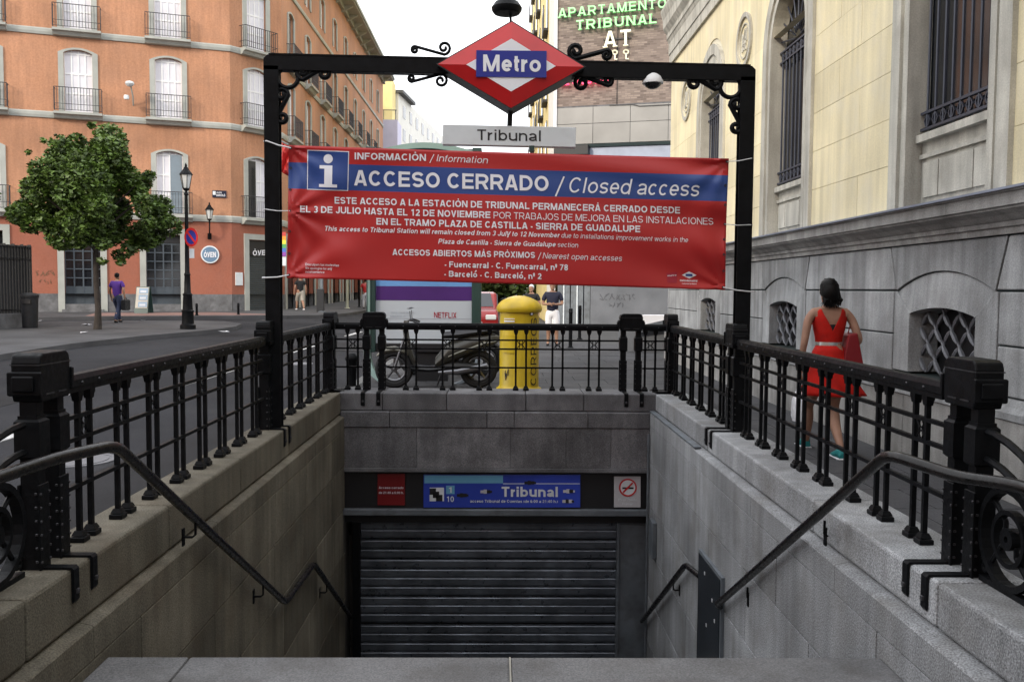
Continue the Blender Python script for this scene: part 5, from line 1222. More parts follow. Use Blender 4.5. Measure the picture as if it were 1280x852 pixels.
# narrow yellow building on the right of the street, beyond the brick block
fY = Fr(2.35, 72, -math.pi/2)
yb = thing('yellow_building', 'tall narrow yellow building seen edge on beside the brick block', 'building', (2.35, 58, 0))
MB().box(2.35, 9, 44.1, 72, -.1, 27).build('wall', 'yellowwall', yb)
for zf in (4, 7.5, 11, 14.5, 18, 21.5):
    for k in range(6):
        yy = 46.5+k*4.3; w = MB().box(2.3, 2.36, yy-.55, yy+.55, zf+.1, zf+2.5).build('window', 'glass', yb); MB().box(2.1, 2.36, yy-.8, yy+.8, zf-.12, zf).box(2.1, 2.14, yy-.8, yy+.8, zf, zf+.9).build('balcony', 'balcony', w)
# white houses closing the street
fw1 = Fr(-9.95, 90, math.pi/2-math.atan(.112))
wb = thing('white_building', 'white house with small dark windows closing the street', 'building', (-9.9, 90, 0))
ub(MB(), 0, 60, -12, 0, -.1, 20.6).build('wall', 'whitewall', wb, fw1); ub(MB(), -.2, 6, -10, .5, 20.6, 20.9).build('roof_edge', 'plinth', wb, fw1)
for zf in (6, 9.5, 13, 16.3, 18.6):
    for k in range(12): ub(MB(), 2+k*3.2, 3.2+k*3.2, -.05, .03, zf, zf+1.2).build('window', 'glass', wb, fw1)
y2 = thing('yellow_house', 'low lilac and yellow house with a roof terrace before the white one', 'building', (-12.5, 86, 0))
MB().box(-24, -9.6, 86, 89.5, -.1, 17.3).build('wall', 'lilacwall', y2); MB().box(-24, -10.2, 87, 89.8, 17.3, 21.3).build('attic_wall', 'yellowwall', y2)
mb = MB(); mb.tube([(-14, 86.1, 18.2), (-9.7, 86.1, 18.2)], .05, 4)
for x in (-13.5, -12, -10.9, -9.8): mb.tube([(x, 86.1, 17.3), (x, 86.1, 18.2)], .04, 4)
mb.build('terrace_rail', 'plinth', y2)
# ------------------------------------------------------------------ things on the plaza and in the street
def ground(px, py, lift=0):                 # point of the ground seen at a pixel
    d = ray(px, py); t = 5.0
    for _ in range(60):
        p = CAM+d*t; t += (gz(p.x, p.y)+lift-p.z)/d.z*.5
    return CAM+d*t
def foliage(name, m, par, blobs, n, size, base, seed=1):
    r = random.Random(seed); mb = MB()
    tot = sum(b[3]**2 for b in blobs)
    for (bx, by, bz_, br) in blobs:
        k = int(n*br*br/tot)
        for _ in range(k):
            a = r.uniform(0, 2*math.pi); c = r.uniform(-1, 1); s_ = math.sqrt(1-c*c); q = br*(r.random()**.33 if r.random() < .35 else r.uniform(.8, 1.08))
            p = Vector((bx+q*s_*math.cos(a), by+q*s_*math.sin(a), bz_+q*c*.9))+Vector(base)
            u = Vector((r.uniform(-1, 1), r.uniform(-1, 1), r.uniform(-.5, .5))).normalized(); v = u.cross(Vector((r.uniform(-1, 1), r.uniform(-1, 1), r.uniform(-1, 1)))).normalized()
            l = size*r.uniform(.5, 1.5); w = l*r.uniform(.4, .65)
            mb.add([p-u*l*.5, p+v*w*.5, p+u*l*.5, p-v*w*.5], [(0, 1, 2, 3)])
    return mb.build(name, m, par)
def clumps(seed, n, rx, ry, rz_, cz, r0, r1):
    r = random.Random(seed); B = []
    while len(B) < n:
        x, y, z = r.uniform(-1, 1), r.uniform(-1, 1), r.uniform(-1, 1); q = x*x+y*y+z*z
        if .12 < q < 1: B.append((x*rx, y*ry, cz+z*rz_, r.uniform(r0, r1)))
    return B
p = ground(122, 411.5); tb = (p.x, p.y, p.z); sc_ = p.y/1130
t = thing('street_tree', 'round leafy green tree with a thin trunk, in front of the orange house', 'tree', tb)
H = lambda y: (411.5-y)*sc_
X_ = lambda x: (x-122)*.86*sc_
tp = [(0, 0, 0), (.03, 0, .6), (-.02, 0, 1.4), (.0, 0, H(310)), (.05, 0, H(280))]
MB().tube([Vector(q)+Vector(tb) for q in tp], [.12, .085, .075, .07, .05], 10).build('trunk', 'bark', t, smooth=True)
mb = MB(); r = random.Random(5)
for i in range(11):
    a = r.uniform(0, 6.28); L = r.uniform(.9, 1.7); z0 = H(315)+r.uniform(0, .5)
    P = [Vector((0, 0, z0)), Vector((math.cos(a)*L*.4, math.sin(a)*L*.4, z0+L*.5)), Vector((math.cos(a)*L, math.sin(a)*L, z0+L*.95))]
    mb.tube([q+Vector(tb) for q in P], [.05, .035, .012], 6)
mb.build('branch', 'bark', t, smooth=True)['kind'] = 'stuff'
B = []
for (x, y, rr) in ((122, 185, .62), (95, 200, .6), (150, 205, .62), (122, 220, .8), (70, 225, .6), (60, 250, .62), (175, 235, .6), (190, 262, .62), (205, 285, .42), (175, 290, .55), (160, 300, .42), (150, 262, .8), (100, 255, .85), (50, 275, .5), (70, 285, .5), (95, 290, .55), (125, 280, .7), (100, 232, .8), (135, 240, .85), (122, 255, .7), (150, 228, .6), (40, 240, .35), (38, 262, .35), (130, 172, .3), (75, 195, .38), (185, 220, .32), (212, 262, .3), (52, 188, .16), (60, 205, .3), (152, 318, .22), (118, 305, .3)):
    for k in range(4): B.append((X_(x)+r.uniform(-.28, .28), r.uniform(-1.3, 1.3)*(.4+rr), H(y)+r.uniform(-.25, .25), rr*r.uniform(.35, .85)))
foliage('crown', 'leaf', t, B, 52000, .125, tb, 3)
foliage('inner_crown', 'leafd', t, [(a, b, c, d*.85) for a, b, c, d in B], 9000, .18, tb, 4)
p = Vector((-17.95, 27.5, .3)); t = thing('street_tree', 'tree crown reaching in at the left edge above the dark fence', 'tree', p)
MB().tube([p, p+Vector((0, 0, 2.6))], [.13, .09], 8).build('trunk', 'bark', t, smooth=True)
foliage('crown', 'leaf', t, [(a, b, c, d) for a, b, c, d in clumps(7, 34, 2.1, 1.6, 1.6, 4.0, .4, .65)], 22000, .12, p, 8)
for i, (x, y, s_) in enumerate(((-1.5, 66, 1.3), (3.5, 62, 1.1), (-5.2, 72, 1.2), (.6, 58, 1.0))):
    p = Vector((x, y, 0)); t = thing('street_tree', ['dark tree far down the street behind the poster panel', 'dark far tree behind the yellow postbox, nearest the brick block', 'dark far tree nearest the orange house', 'lower dark far tree behind the postbox'][i], 'tree', p, group='far street trees')
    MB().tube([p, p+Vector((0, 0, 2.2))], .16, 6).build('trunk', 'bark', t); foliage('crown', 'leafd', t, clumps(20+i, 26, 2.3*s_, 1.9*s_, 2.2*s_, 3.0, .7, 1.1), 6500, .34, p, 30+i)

# dark enclosure and litter bin at the left edge
b0 = ground(-60, 414); b1 = ground(35, 408)
t = thing('park_fence', 'dark curved metal park fence on a low stone wall at the left edge', 'fence', b1)
d = (b1-b0).normalized(); nrm = Vector((-d.y, d.x, 0)); hF = 100*b1.y/1130
mb = MB(); pts = [b0+(b1-b0)*i/8 for i in range(9)]+[b1+Vector((.0, .25, 0)), b1+Vector((-.35, .7, 0)), b1+Vector((-1.4, 2.2, 0))]
for a, b in zip(pts[:-1], pts[1:]):
    n_ = (b-a).normalized(); n_ = Vector((n_.y, -n_.x, 0))*.15
    if a is not None:
        q = [a-n_, b-n_, b+n_, a+n_]; MB().hexa([(v.x, v.y, .1) for v in q], [(v.x, v.y, b1.z+.42) for v in q]).build('base_stone', 'plinth', t, bevel=.01)
    L = (b-a).length; k = max(2, int(L/.115))
    for i in range(k):
        c = a+(b-a)*(i+.5)/k; mb.box(c.x-.045, c.x+.045, c.y-.012, c.y+.012, b1.z+.42, b1.z+hF+(.03 if i % 2 else 0))
    for z_ in (.5, hF-.45, hF-.08): q = [a-n_*.2, b-n_*.2, b+n_*.2, a+n_*.2]; MB().hexa([(v.x, v.y, b1.z+z_) for v in q], [(v.x, v.y, b1.z+z_+.05) for v in q]).build('rail', 'iron_matt', t)
o = mb.build('fence_bars', 'iron_matt', t); o['kind'] = 'stuff'
p = ground(38, 408.5)+Vector((.25, -.5, 0)); t = thing('litter_bin', 'dark litter bin standing against the park fence', 'bin', p)
MB().lathe([(.2, 0), (.21, .03), (.24, .9), (.26, .92), (.26, .98), (.2, 1.03), (.03, 1.06)], p, 14).build('body', 'iron_matt', t, smooth=True); MB().box(p.x-.15, p.x+.15, p.y-.26, p.y-.2, p.z+.72, p.z+.84).build('opening', 'black', t)
# street lamp
p = ground(235, 411); k = p.y/1130; t = thing('street_lamp', 'black cast iron street lamp with a lantern, at the tip of the plaza', 'street lamp', p)
hh = (411-207)*k
MB().lathe([(.0, 0), (.23, 0), (.23, .12), (.18, .16), (.17, .5), (.19, .55), (.15, .58), (.13, 1.0), (.15, 1.04), (.1, 1.1), (.085, 1.6), (.1, 1.64), (.07, 1.7), (.055, 3.0), (.045, hh-.95), (.08, hh-.93), (.05, hh-.88)], p, 12).lathe([(.04, 0), (.04, .05)], p+Vector((0, 0, hh-.9)), 8).build('column', 'iron', t, smooth=True)
lantern(t, p+Vector((0, 0, hh-.78)), 1.0)
s_ = thing('no_parking_sign', 'round blue and red no parking sign strapped to the street lamp', 'traffic sign', p+Vector((0, 0, 2.6)))
c = at(239, 296.5, p.y-.15)
def disc3(name, c, r0, r1, y0, m, par, y1=None):
    mb = MB(); n = 24
    P = [(math.cos(2*math.pi*i/n), math.sin(2*math.pi*i/n)) for i in range(n)]
    if r0 > 0:
        for i in range(n):
            j = (i+1) % n; mb.hexa([(c.x+r*P[q][0]*.72, y0, c.z+r*P[q][1]) for r, q in ((r0, i), (r0, j), (r1, j), (r1, i))], [(c.x+r*P[q][0]*.72, y0+.015, c.z+r*P[q][1]) for r, q in ((r0, i), (r0, j), (r1, j), (r1, i))])
    else: mb.prism([(c.x+r1*a*.72, c.z+r1*b) for a, b in P], lambda a, b: (a, y0, b), lambda a, b: (a, y0+.015, b))
    return fixn(mb.build(name, m, par))
disc3('disc', c, 0, .27, c.y, 'mblue', s_); disc3('ring', c, .21, .285, c.y-.01, 'mred', s_)
fixn(MB().hexa([(c.x-.13, c.y-.016, c.z+.13), (c.x-.09, c.y-.016, c.z+.17), (c.x+.13, c.y-.016, c.z-.13), (c.x+.09, c.y-.016, c.z-.17)], [(c.x-.13, c.y-.01, c.z+.13), (c.x-.09, c.y-.01, c.z+.17), (c.x+.13, c.y-.01, c.z-.13), (c.x+.09, c.y-.01, c.z-.17)]).build('bar', 'mred', s_))
MB().box(c.x-.06, c.x+.08, c.y, c.y+.02, c.z-.62, c.z-.34).build('small_plate', 'poster', s_)
# thin poles
def pole(label, base, top, r, m='steel', head=None):
    t = thing('thin_pole', label, 'pole', base); MB().tube([base, Vector((base.x, base.y, top))], r, 8).build('shaft', m, t, smooth=True)
    MB().lathe([(r*2, 0), (r*2, .03), (r*1.2, .06)], base, 10).build('foot', m, t); return t
p = ground(163, 389); t = pole('thin grey pole with a small head beside the man in purple', p, at(163, 315, p.y).z, .035); q = at(163, 315, p.y); MB().box(q.x-.12, q.x+.12, q.y-.05, q.y+.05, q.z-.03, q.z+.06).build('head', 'board', t)
p = ground(350.5, 391); t = pole('pale olive pole just behind the left leg of the frame', p, at(350.5, 175, p.y).z, .05, 'bark2')
c = at(353, 310, p.y-.1); 
nb_ = thing('rainbow_sticker_board', 'small rainbow striped board over a pale plate on the olive pole', 'notice', c)
for i, cc in enumerate(((.5, .05, .04), (.75, .3, .03), (.75, .65, .05), (.08, .35, .1), (.06, .15, .5), (.25, .06, .35))):
    M['rb%d' % i] = mat('stripe_%d' % i, cc, .5); h0 = at(353, 290+i*5, c.y).z; h1 = at(353, 295+i*5, c.y).z; MB().box(c.x-.16, c.x+.16, c.y-.02, c.y, h1, h0).build('stripe', 'rb%d' % i, nb_)
MB().box(c.x-.16, c.x+.16, c.y-.02, c.y, at(353, 332, c.y).z, at(353, 321, c.y).z).build('plate', 'board', nb_)
c = at(357, 198, 19.0); t = thing('red_flag', 'crumpled red cloth hanging at the left edge of the banner', 'flag', c)
mb = MB(); G = []
for j in range(8):
    for i in range(5): q = at(352+i*2.6-j*.2, 178+j*5.2+i*1.5, 19); mb.v.append((q.x, q.y+.07*math.sin(i*2+j), q.z))
for j in range(7):
    for i in range(4): mb.f.append((j*5+i, j*5+5+i, j*5+6+i, j*5+1+i))
mb.build('cloth', 'bred', t, smooth=True).modifiers.new('th', 'SOLIDIFY').thickness = .01
MB().tube([at(350.5, 176, 19.1), at(361, 181, 19)], .015, 6).build('rod', 'steel', t)
# A-board
p = ground(180, 391.5); k = p.y/1130; t = thing('pavement_sign', 'menu A-board with blue pictures on the pavement left of the shop door', 'a-board', p)
w = 8.2*k; h = 33*k
for sy in (-1, 1):
    q = [Vector((p.x-w, p.y+sy*.32, p.z)), Vector((p.x+w, p.y+sy*.32, p.z)), Vector((p.x+w, p.y+sy*.03, p.z+h)), Vector((p.x-w, p.y+sy*.03, p.z+h))]
    fixn(MB().hexa(q, [v+Vector((0, sy*.03, 0)) for v in q]).build('board', 'green', t))
def on(u0, v0, u1, v1, m, nm='picture', d=.01):
    f_ = lambda u, v: Vector((p.x+w*u, p.y-.36+.29*v-d, p.z+h*v)); q = [f_(u0, v0), f_(u1, v0), f_(u1, v1), f_(u0, v1)]; fixn(MB().hexa(q, [v+Vector((0, .008, 0)) for v in q]).build(nm, m, t))
on(-.9, .2, .9, .97, 'beige', 'field', .006)
for v in (.24, .5, .74): on(-.5, v, .85, v+.2, 'ovenblue'); on(-.3, v+.04, .6, v+.12, 'greyink', d=.016)
# bollards
def bollard(x, y, h=.8, label=''):
    p = ground(x, y); t = thing('bollard', label, 'bollard', p, group='dark metal bollards')
    MB().lathe([(.07, 0), (.07, .04), (.05, .05), (.05, h-.12), (.062, h-.1), (.05, h-.08), (.055, h-.02), (.03, h), (.001, h+.005)], p, 12).build('shaft', 'iron', t, smooth=True); MB().lathe([(.09, 0), (.09, .02), (.07, .03)], p, 12).build('foot', 'iron', t)
bollard(246, 394.5, .5, 'short bollard on the reddish paving right of the street lamp'); bollard(298, 393.5, .5, 'short bollard before the corner shop door')
bollard(713, 435, 1.05, 'nearer of two slim bollards behind the man in white shorts'); bollard(724.5, 424, 1.05, 'farther of two slim bollards behind the man in white shorts')
p = Vector((at(439.5, 480, 14.2).x, 14.2, -.1)); t = thing('bollard', 'stubby thick bollard at the kerb behind the left corner of the balustrade', 'bollard', p, group='dark metal bollards')
MB().lathe([(.09, 0), (.09, .06), (.07, .08), (.085, .5), (.1, .52), (.1, .56), (.05, .62), (.001, .63)], p, 12).build('shaft', 'iron', t, smooth=True); MB().lathe([(.11, 0), (.11, .03), (.09, .04)], p, 12).build('foot', 'iron', t)
for i, (x, y) in enumerate(((50, 401.5), (111, 406), (109, 416), (176, 400.5), (282, 415), (985, 495))):
    p = ground(x, y); mb = MB()
    mb.v = [(p.x+R.uniform(-.16, .16), p.y+R.uniform(-.3, .3), p.z+R.uniform(.0, .05)) for _ in range(6)]; mb.f = [(0, 1, 2), (1, 3, 2), (2, 3, 4), (3, 5, 4)]
    tag(mb.build('litter', 'bag'), ['white litter on the plaza beside the litter bin', 'white litter left of the tree trunk, upper piece', 'white litter left of the tree trunk, lower piece', 'white litter to the right of the man in purple', 'white scrap on the road by the kerb tip', 'white scrap on the right pavement under the near rail'][i], 'litter', 'scraps of white litter')
# poles and dark shopfront things in the left street
for i, (x, y, yt, r_, m) in enumerate(((402, 390, 200, .09, 'steel'), (434, 385.5, 220, .08, 'bark2'), (449, 384, 300, .06, 'iron'))):
    p = ground(x, y); t = pole(['grey pole with a wide lower sleeve on the far left pavement', 'brown pole farther along the far left pavement', 'thin dark pole nearest the poster panel on the far left pavement'][i], p, at(x, yt, p.y).z, r_, m)
    if i == 0: MB().box(p.x-.22, p.x+.12, p.y-.1, p.y+.1, p.z, p.z+1.1).build('cabinet', 'iron_matt', t, bevel=.02)

# ------------------------------------------------------------------ postbox, poster panel, motor scooters, car
p = Vector((at(648.5, 470, 13.3).x, 13.3, 0)); k = 13.3/1130
t = thing('postbox', 'yellow cylindrical postbox with a domed cap and CORREOS down its side', 'postbox', p)
sh = .285
MB().lathe([(.34, 0), (.345, .05), (.33, .09), (.3, .11), (.285, .14), (sh, 1.21)], p, 32).build('body', 'yellow', t, smooth=True)
MB().lathe([(.28, 1.2), (.32, 1.21), (.335, 1.24), (.335, 1.275), (.315, 1.32), (.26, 1.375), (.17, 1.42), (.08, 1.445), (.005, 1.45)], p, 32).build('cap', 'yellow', t, smooth=True)
mb = MB(); n = 10
def cyl(a, z, r=sh+.004): return (p.x+r*math.sin(a), p.y-r*math.cos(a), z)
def cpatch(name, a0, a1, z0, z1, m, r0=sh+.002, r1=sh+.012):
    mb = MB(); n = 8; V = []
    for i in range(n+1): a = a0+(a1-a0)*i/n; V += [cyl(a, z0, r0), cyl(a, z0, r1), cyl(a, z1, r1), cyl(a, z1, r0)]
    mb.v = V
    for i in range(n):
        for j in range(4): mb.f.append((i*4+j, i*4+(j+1) % 4, (i+1)*4+(j+1) % 4, (i+1)*4+j))
    mb.f += [(3, 2, 1, 0), tuple(n*4+j for j in range(4))]; return fixn(mb.build(name, m, t))
cpatch('slot_plate', -.9, -.18, .62, .88, 'yellow'); cpatch('slot', -.85, -.25, 1.07, 1.09, 'bwhite'); cpatch('slot', -.85, -.25, 1.11, 1.12, 'bwhite')
cpatch('door_edge', .62, 1.4, .1, 1.15, 'yellow', sh+.001, sh+.01)
# CORREOS runs upwards: text x -> z, text height -> angle
lettering('lettering', 'CORREOS', .15, 1.13, 0, 0, .115, lambda x, y, d: cyl(.98+y/sh, x, sh+.016), 'ink', t, bold=.14, serif=False, track=.1)
mb = MB(); P = [cyl(.62+.035*math.cos(a)/sh, 1.19+.03*math.sin(a), sh+.014) for a in [i*math.pi/6 for i in range(12)]]; mb.v = P; mb.f = [tuple(range(12))]; mb.build('emblem', 'ink', t)
P = [cyl(.62+.02*math.cos(a)/sh, 1.19+.018*math.sin(a), sh+.018) for a in [i*math.pi/6 for i in range(12)]]; mb = MB(); mb.v = P; mb.f = [tuple(range(12))]; mb.build('emblem', 'bwhite', t)
for (a, z_) in ((-.75, .72), (-.7, .3)):
    mb = MB(); r = random.Random(int(z_*100)); mb.tube([cyl(a+r.uniform(-.12, .12), z_+r.uniform(-.09, .09), sh+.005) for _ in range(8)], .005, 4); mb.build('scribble', 'graf2', t)

# poster panel (its arched head shows above the banner)
PY = 15.0
t = thing('poster_panel', 'tall dark framed advertising panel with a Netflix poster behind the far balustrade', 'advertising panel', (at(535, 450, PY).x, PY, 0))
def wx(x, y=430): return at(x, y, PY).x
def wz(y, x=535): return at(x, y, PY).z
MB().box(wx(589.5), wx(601), PY-.1, PY+.25, wz(440), wz(185)).build('side_frame', 'green', t, bevel=.01); MB().box(wx(459), wx(470), PY-.1, PY+.25, wz(440), wz(185)).build('side_frame', 'green', t, bevel=.01)
MB().box(wx(464), wx(596), PY-.05, PY+.22, wz(440), wz(429)).build('bottom_frame', 'black', t, bevel=.01)
MB().box(wx(461), wx(464), PY-.13, PY-.1, wz(485), wz(200)).build('edge_strip', 'greengrey', t)
MB().box(wx(470), wx(589.5), PY, PY+.2, wz(430), wz(190)).build('poster', 'poster', t)
MB().box(wx(470.2), wx(589.3), PY-.004, PY, wz(375.5), wz(358)).build('violet_band', 'pviolet', t); MB().box(wx(470.2), wx(589.3), PY-.004, PY, wz(357.8), wz(345)).build('sky_band', 'psky', t)
MB().box(wx(470.2), wx(589.3), PY-.004, PY, wz(398.5), wz(397.5)).build('grey_line', 'greyink', t)
pf = lambda x, y, d: at(x, y, PY-.006-d)
lettering('lettering', 'NETFLIX', 542.5, 570.5, 397, 397.4, 7, pf, 'netred', t, bold=.17)
lettering('lettering', 'ORGULLOSOS DE SER', 488, 517, 391.8, 392, 2.3, pf, 'greyink', t, bold=.15); lettering('lettering', 'MADRID 2017', 488, 512, 396, 396.2, 2.3, pf, 'greyink', t, bold=.15)
mb = MB(); nA = 16; Pa = [(458+144*i/nA, 195-14*math.sin(math.pi*i/nA)-3*(i > 0 and i < nA)) for i in range(nA+1)]
for i in range(nA):
    a, b = Pa[i], Pa[i+1]; q = [at(a[0], a[1]+7, PY-.1), at(b[0], b[1]+7, PY-.1), at(b[0], b[1], PY-.1), at(a[0], a[1], PY-.1)]; mb.hexa(q, [v+Vector((0, .4, 0)) for v in q])
mb.build('arched_head', 'greengrey', t); MB().box(wx(470), wx(590), PY, PY+.2, wz(190), wz(186)).build('head_panel', 'black', t)
for s_, x0 in ((1, 600), (-1, 460)):       # curved feet
    P = []
    for i in range(9):
        a = math.pi/2*i/8; P.append(Vector((wx(x0)-s_*.42*(1-math.cos(a)), PY-.15-.25*math.sin(a), wz(436)*(1-math.sin(a))+.0)))
    mb = MB()
    for a, b in zip(P[:-1], P[1:]):
        mb.hexa([(a.x-.05, a.y, a.z), (a.x+.05, a.y, a.z), (a.x+.05, a.y+.2, a.z), (a.x-.05, a.y+.2, a.z)], [(b.x-.05, b.y, b.z), (b.x+.05, b.y, b.z), (b.x+.05, b.y+.2, b.z), (b.x-.05, b.y+.2, b.z)])
    mb.build('curved_foot', 'steel' if s_ > 0 else 'greengrey', t)
MB().box(wx(520), wx(560), PY, PY+.2, 0, wz(438)).build('pedestal', 'black', t)

def scooter(loc, rz, label, paint, name='motor_scooter'):
    t = thing(name, label, 'scooter', loc, rz=rz)
    def wheel(x, y0=0):
        mb = MB(); mb.tube([(x+.245*math.cos(a), 0, .3+.245*math.sin(a)) for a in [i*math.pi/14 for i in range(28)]], .055, 8, closed=True); w = mb.build('wheel', 'tyre', t, world=False, smooth=True)
        mb = MB(); mb.tube([(x+.18*math.cos(a), 0, .3+.18*math.sin(a)) for a in [i*math.pi/12 for i in range(24)]], .022, 6, closed=True)
        for i in range(5): a = i*2*math.pi/5+.3; mb.tube([(x, 0, .3), (x+.18*math.cos(a), 0, .3+.18*math.sin(a))], .02, 5)
        mb.tube([(x, -.05, .3), (x, .05, .3)], .05, 10); mb.build('rim', 'alloy', w)
    wheel(-.68); wheel(.62)
    def loft(name, secs, m, smooth=True):     # secs: (x, z, halfwidth, halfheight)
        mb = MB(); n = 10; k0 = 0
        for (x, z, hw, hh_) in secs:
            for j in range(n): a = 2*math.pi*j/n; mb.v.append((x, hw*math.cos(a), z+hh_*math.sin(a)))
        for i in range(len(secs)-1):
            for j in range(n): mb.f.append((i*n+j, i*n+(j+1) % n, (i+1)*n+(j+1) % n, (i+1)*n+j))
        mb.f += [tuple(range(n)), tuple((len(secs)-1)*n+j for j in reversed(range(n)))]
        return fixn(mb.build(name, m, t, world=False, smooth=smooth))
    loft('rear_body', [(.95, .78, .03, .03), (.85, .76, .12, .1), (.5, .68, .17, .16), (.15, .55, .16, .18), (-.05, .38, .13, .1)], 'scootd')
    loft('side_panel', [(.9, .74, .1, .04), (.7, .7, .168, .07), (.4, .6, .178, .07), (.15, .5, .165, .04)], paint)
    loft('seat', [(.9, .9, .06, .03), (.75, .9, .13, .06), (.3, .84, .15, .07), (.05, .82, .12, .05)], 'seat')
    loft('footboard', [(.1, .32, .15, .06), (-.15, .3, .17, .05), (-.42, .32, .15, .06)], 'black')
    loft('front_fender', [(-.95, .5, .03, .02), (-.85, .58, .08, .05), (-.68, .61, .09, .05), (-.5, .56, .07, .04), (-.42, .5, .03, .02)], paint)
    mb = MB(); n = 8
    S_ = [(-.32, .32, .16), (-.4, .5, .2), (-.47, .75, .2), (-.5, .95, .15), (-.47, 1.05, .08)]
    for (x, z, w) in S_:
        for j in range(5): a = -1+j*.5; mb.v.append((x-.06*(1-a*a), a*w, z))
        for j in range(5): a = 1-j*.5; mb.v.append((x+.02-.04*(1-a*a), a*w*.95, z))
    for i in range(len(S_)-1):
        for j in range(10): mb.f.append((i*10+j, i*10+(j+1) % 10, (i+1)*10+(j+1) % 10, (i+1)*10+j))
    mb.f += [tuple(range(10)), tuple(40+j for j in range(10))]
    fixn(mb.build('leg_shield', 'scootd', t, world=False, smooth=True))
    MB().tube([(-.68, .06, .3), (-.6, .06, .55), (-.45, .03, 1.0)], .022, 6).tube([(-.68, -.06, .3), (-.6, -.06, .55), (-.45, -.03, 1.0)], .022, 6).build('fork', 'alloy', t, world=False)
    MB().tube([(-.3, -.34, 1.02), (-.4, -.28, 1.06), (-.45, 0, 1.05), (-.4, .28, 1.06), (-.3, .34, 1.02)], .016, 6).build('handlebar', 'black', t, world=False)
    for s_ in (-1, 1): MB().tube([(-.42, s_*.25, 1.06), (-.43, s_*.3, 1.2)], .007, 5).lathe([(.001, -.008), (.05, 0), (.001, .008)], (-.43, s_*.31, 1.24), 8).build('mirror', 'black', t, world=False)
    MB().lathe([(.07, -.03), (.06, .03), (.01, .05)], (-.55, 0, .93), 12).build('headlight', 'lampglass', t, world=False)
    MB().tube([(.0, -.15, .25), (.3, -.17, .27), (.75, -.18, .36)], [.03, .045, .05], 8).build('exhaust', 'alloy', t, world=False, smooth=True)
    MB().tube([(.05, .02, .25), (-.02, .14, .02)], .014, 5).build('stand', 'alloy', t, world=False)
    loft('engine', [(.0, .32, .1, .1), (.3, .32, .12, .12), (.62, .31, .08, .08)], 'black')
    return t
sx = at(548, 470, 14.0)
scooter((sx.x, 14.0, 0), rad(3), 'pale champagne motor scooter parked behind the far balustrade under the poster panel', 'scoot')
sx = at(640, 430, 15.6); scooter((at(560, 430, 15.8).x, 15.95, 0), rad(168), 'black motor scooter parked behind the postbox, mostly hidden', 'black')

def car(loc, rz, label):
    t = thing('parked_car', label, 'car', loc, rz=rz)
    prof = [(-2.1, .35), (-2.1, .75), (-1.9, .92), (-1.1, 1.0), (-.55, 1.42), (.7, 1.45), (1.45, 1.05), (1.95, 1.0), (2.1, .75), (2.1, .35)]
    mb = MB(); mb.prism(prof, lambda a, b: (a, -.82, b), lambda a, b: (a, .82, b)); fixn(mb.build('body', 'carred', t, world=False, bevel=.08))
    for s_ in (-1, 1):
        mb = MB(); mb.prism([(-.95, 1.02), (-.5, 1.36), (.65, 1.39), (1.2, 1.05)], lambda a, b: (a, s_*.8, b), lambda a, b: (a, s_*.84, b)); fixn(mb.build('side_window', 'glass', t, world=False))
        for x in (-1.35, 1.3):
            w = MB().tube([(x, s_*.62, .32), (x, s_*.85, .32)], .32, 20).build('wheel', 'tyre', t, world=False); MB().tube([(x, s_*.84, .32), (x, s_*.87, .32)], .2, 14).build('rim', 'alloy', w)
        MB().cbox(-2.13, -2.05, s_*.6-.15, s_*.6+.15, .66, .8, .02).build('headlight', 'lampglass', t, world=False); MB().cbox(2.05, 2.13, s_*.65-.12, s_*.65+.12, .7, .9, .02).build('tail_light', 'mred', t, world=False)
    mb = MB(); mb.hexa([(-1.12, -.7, 1.02), (-1.12, .7, 1.02), (-.6, .62, 1.41), (-.6, -.62, 1.41)], [(-1.09, -.7, 1.0), (-1.09, .7, 1.0), (-.57, .62, 1.39), (-.57, -.62, 1.39)]); fixn(mb.build('windscreen', 'glass', t, world=False))
    MB().box(-2.14, -2.1, -.25, .25, .45, .56).build('number_plate', 'board', t, world=False)
p = at(590, 380, 27); car((p.x-.1, 28, 0), rad(92), 'red car parked down the street between the poster panel and the postbox')
p = at(640, 380, 36)
# pale low parapet at the right end of the far pavement
t = thing('ramp_parapet', 'low parapet with a bright white sloping top near the end of the palace', 'parapet', (5.0, 22, 0))
c0, c1, c2, c3 = at(800, 394, 22.5), at(835, 394, 22.5), at(834, 399, 22.5), at(806, 405.5, 22.5)
fixn(MB().hexa([c3, c2, c1, c0], [v+Vector((.2, .6, 0)) for v in (c3, c2, c1, c0)]).build('white_top', 'whitec', t))
fixn(MB().hexa([at(797, 416, 22.4), at(836, 411, 22.4), at(836, 399.5, 22.4), at(797, 407, 22.4)], [v+Vector((.2, .6, 0)) for v in (at(797, 416, 22.4), at(836, 411, 22.4), at(836, 399.5, 22.4), at(797, 407, 22.4))]).build('side_slab', 'steel', t))
MB().box(c0.x-.4, 6.5, 22.6, 23.6, -.05, .55).build('base', 'concrete', t, bevel=.02)

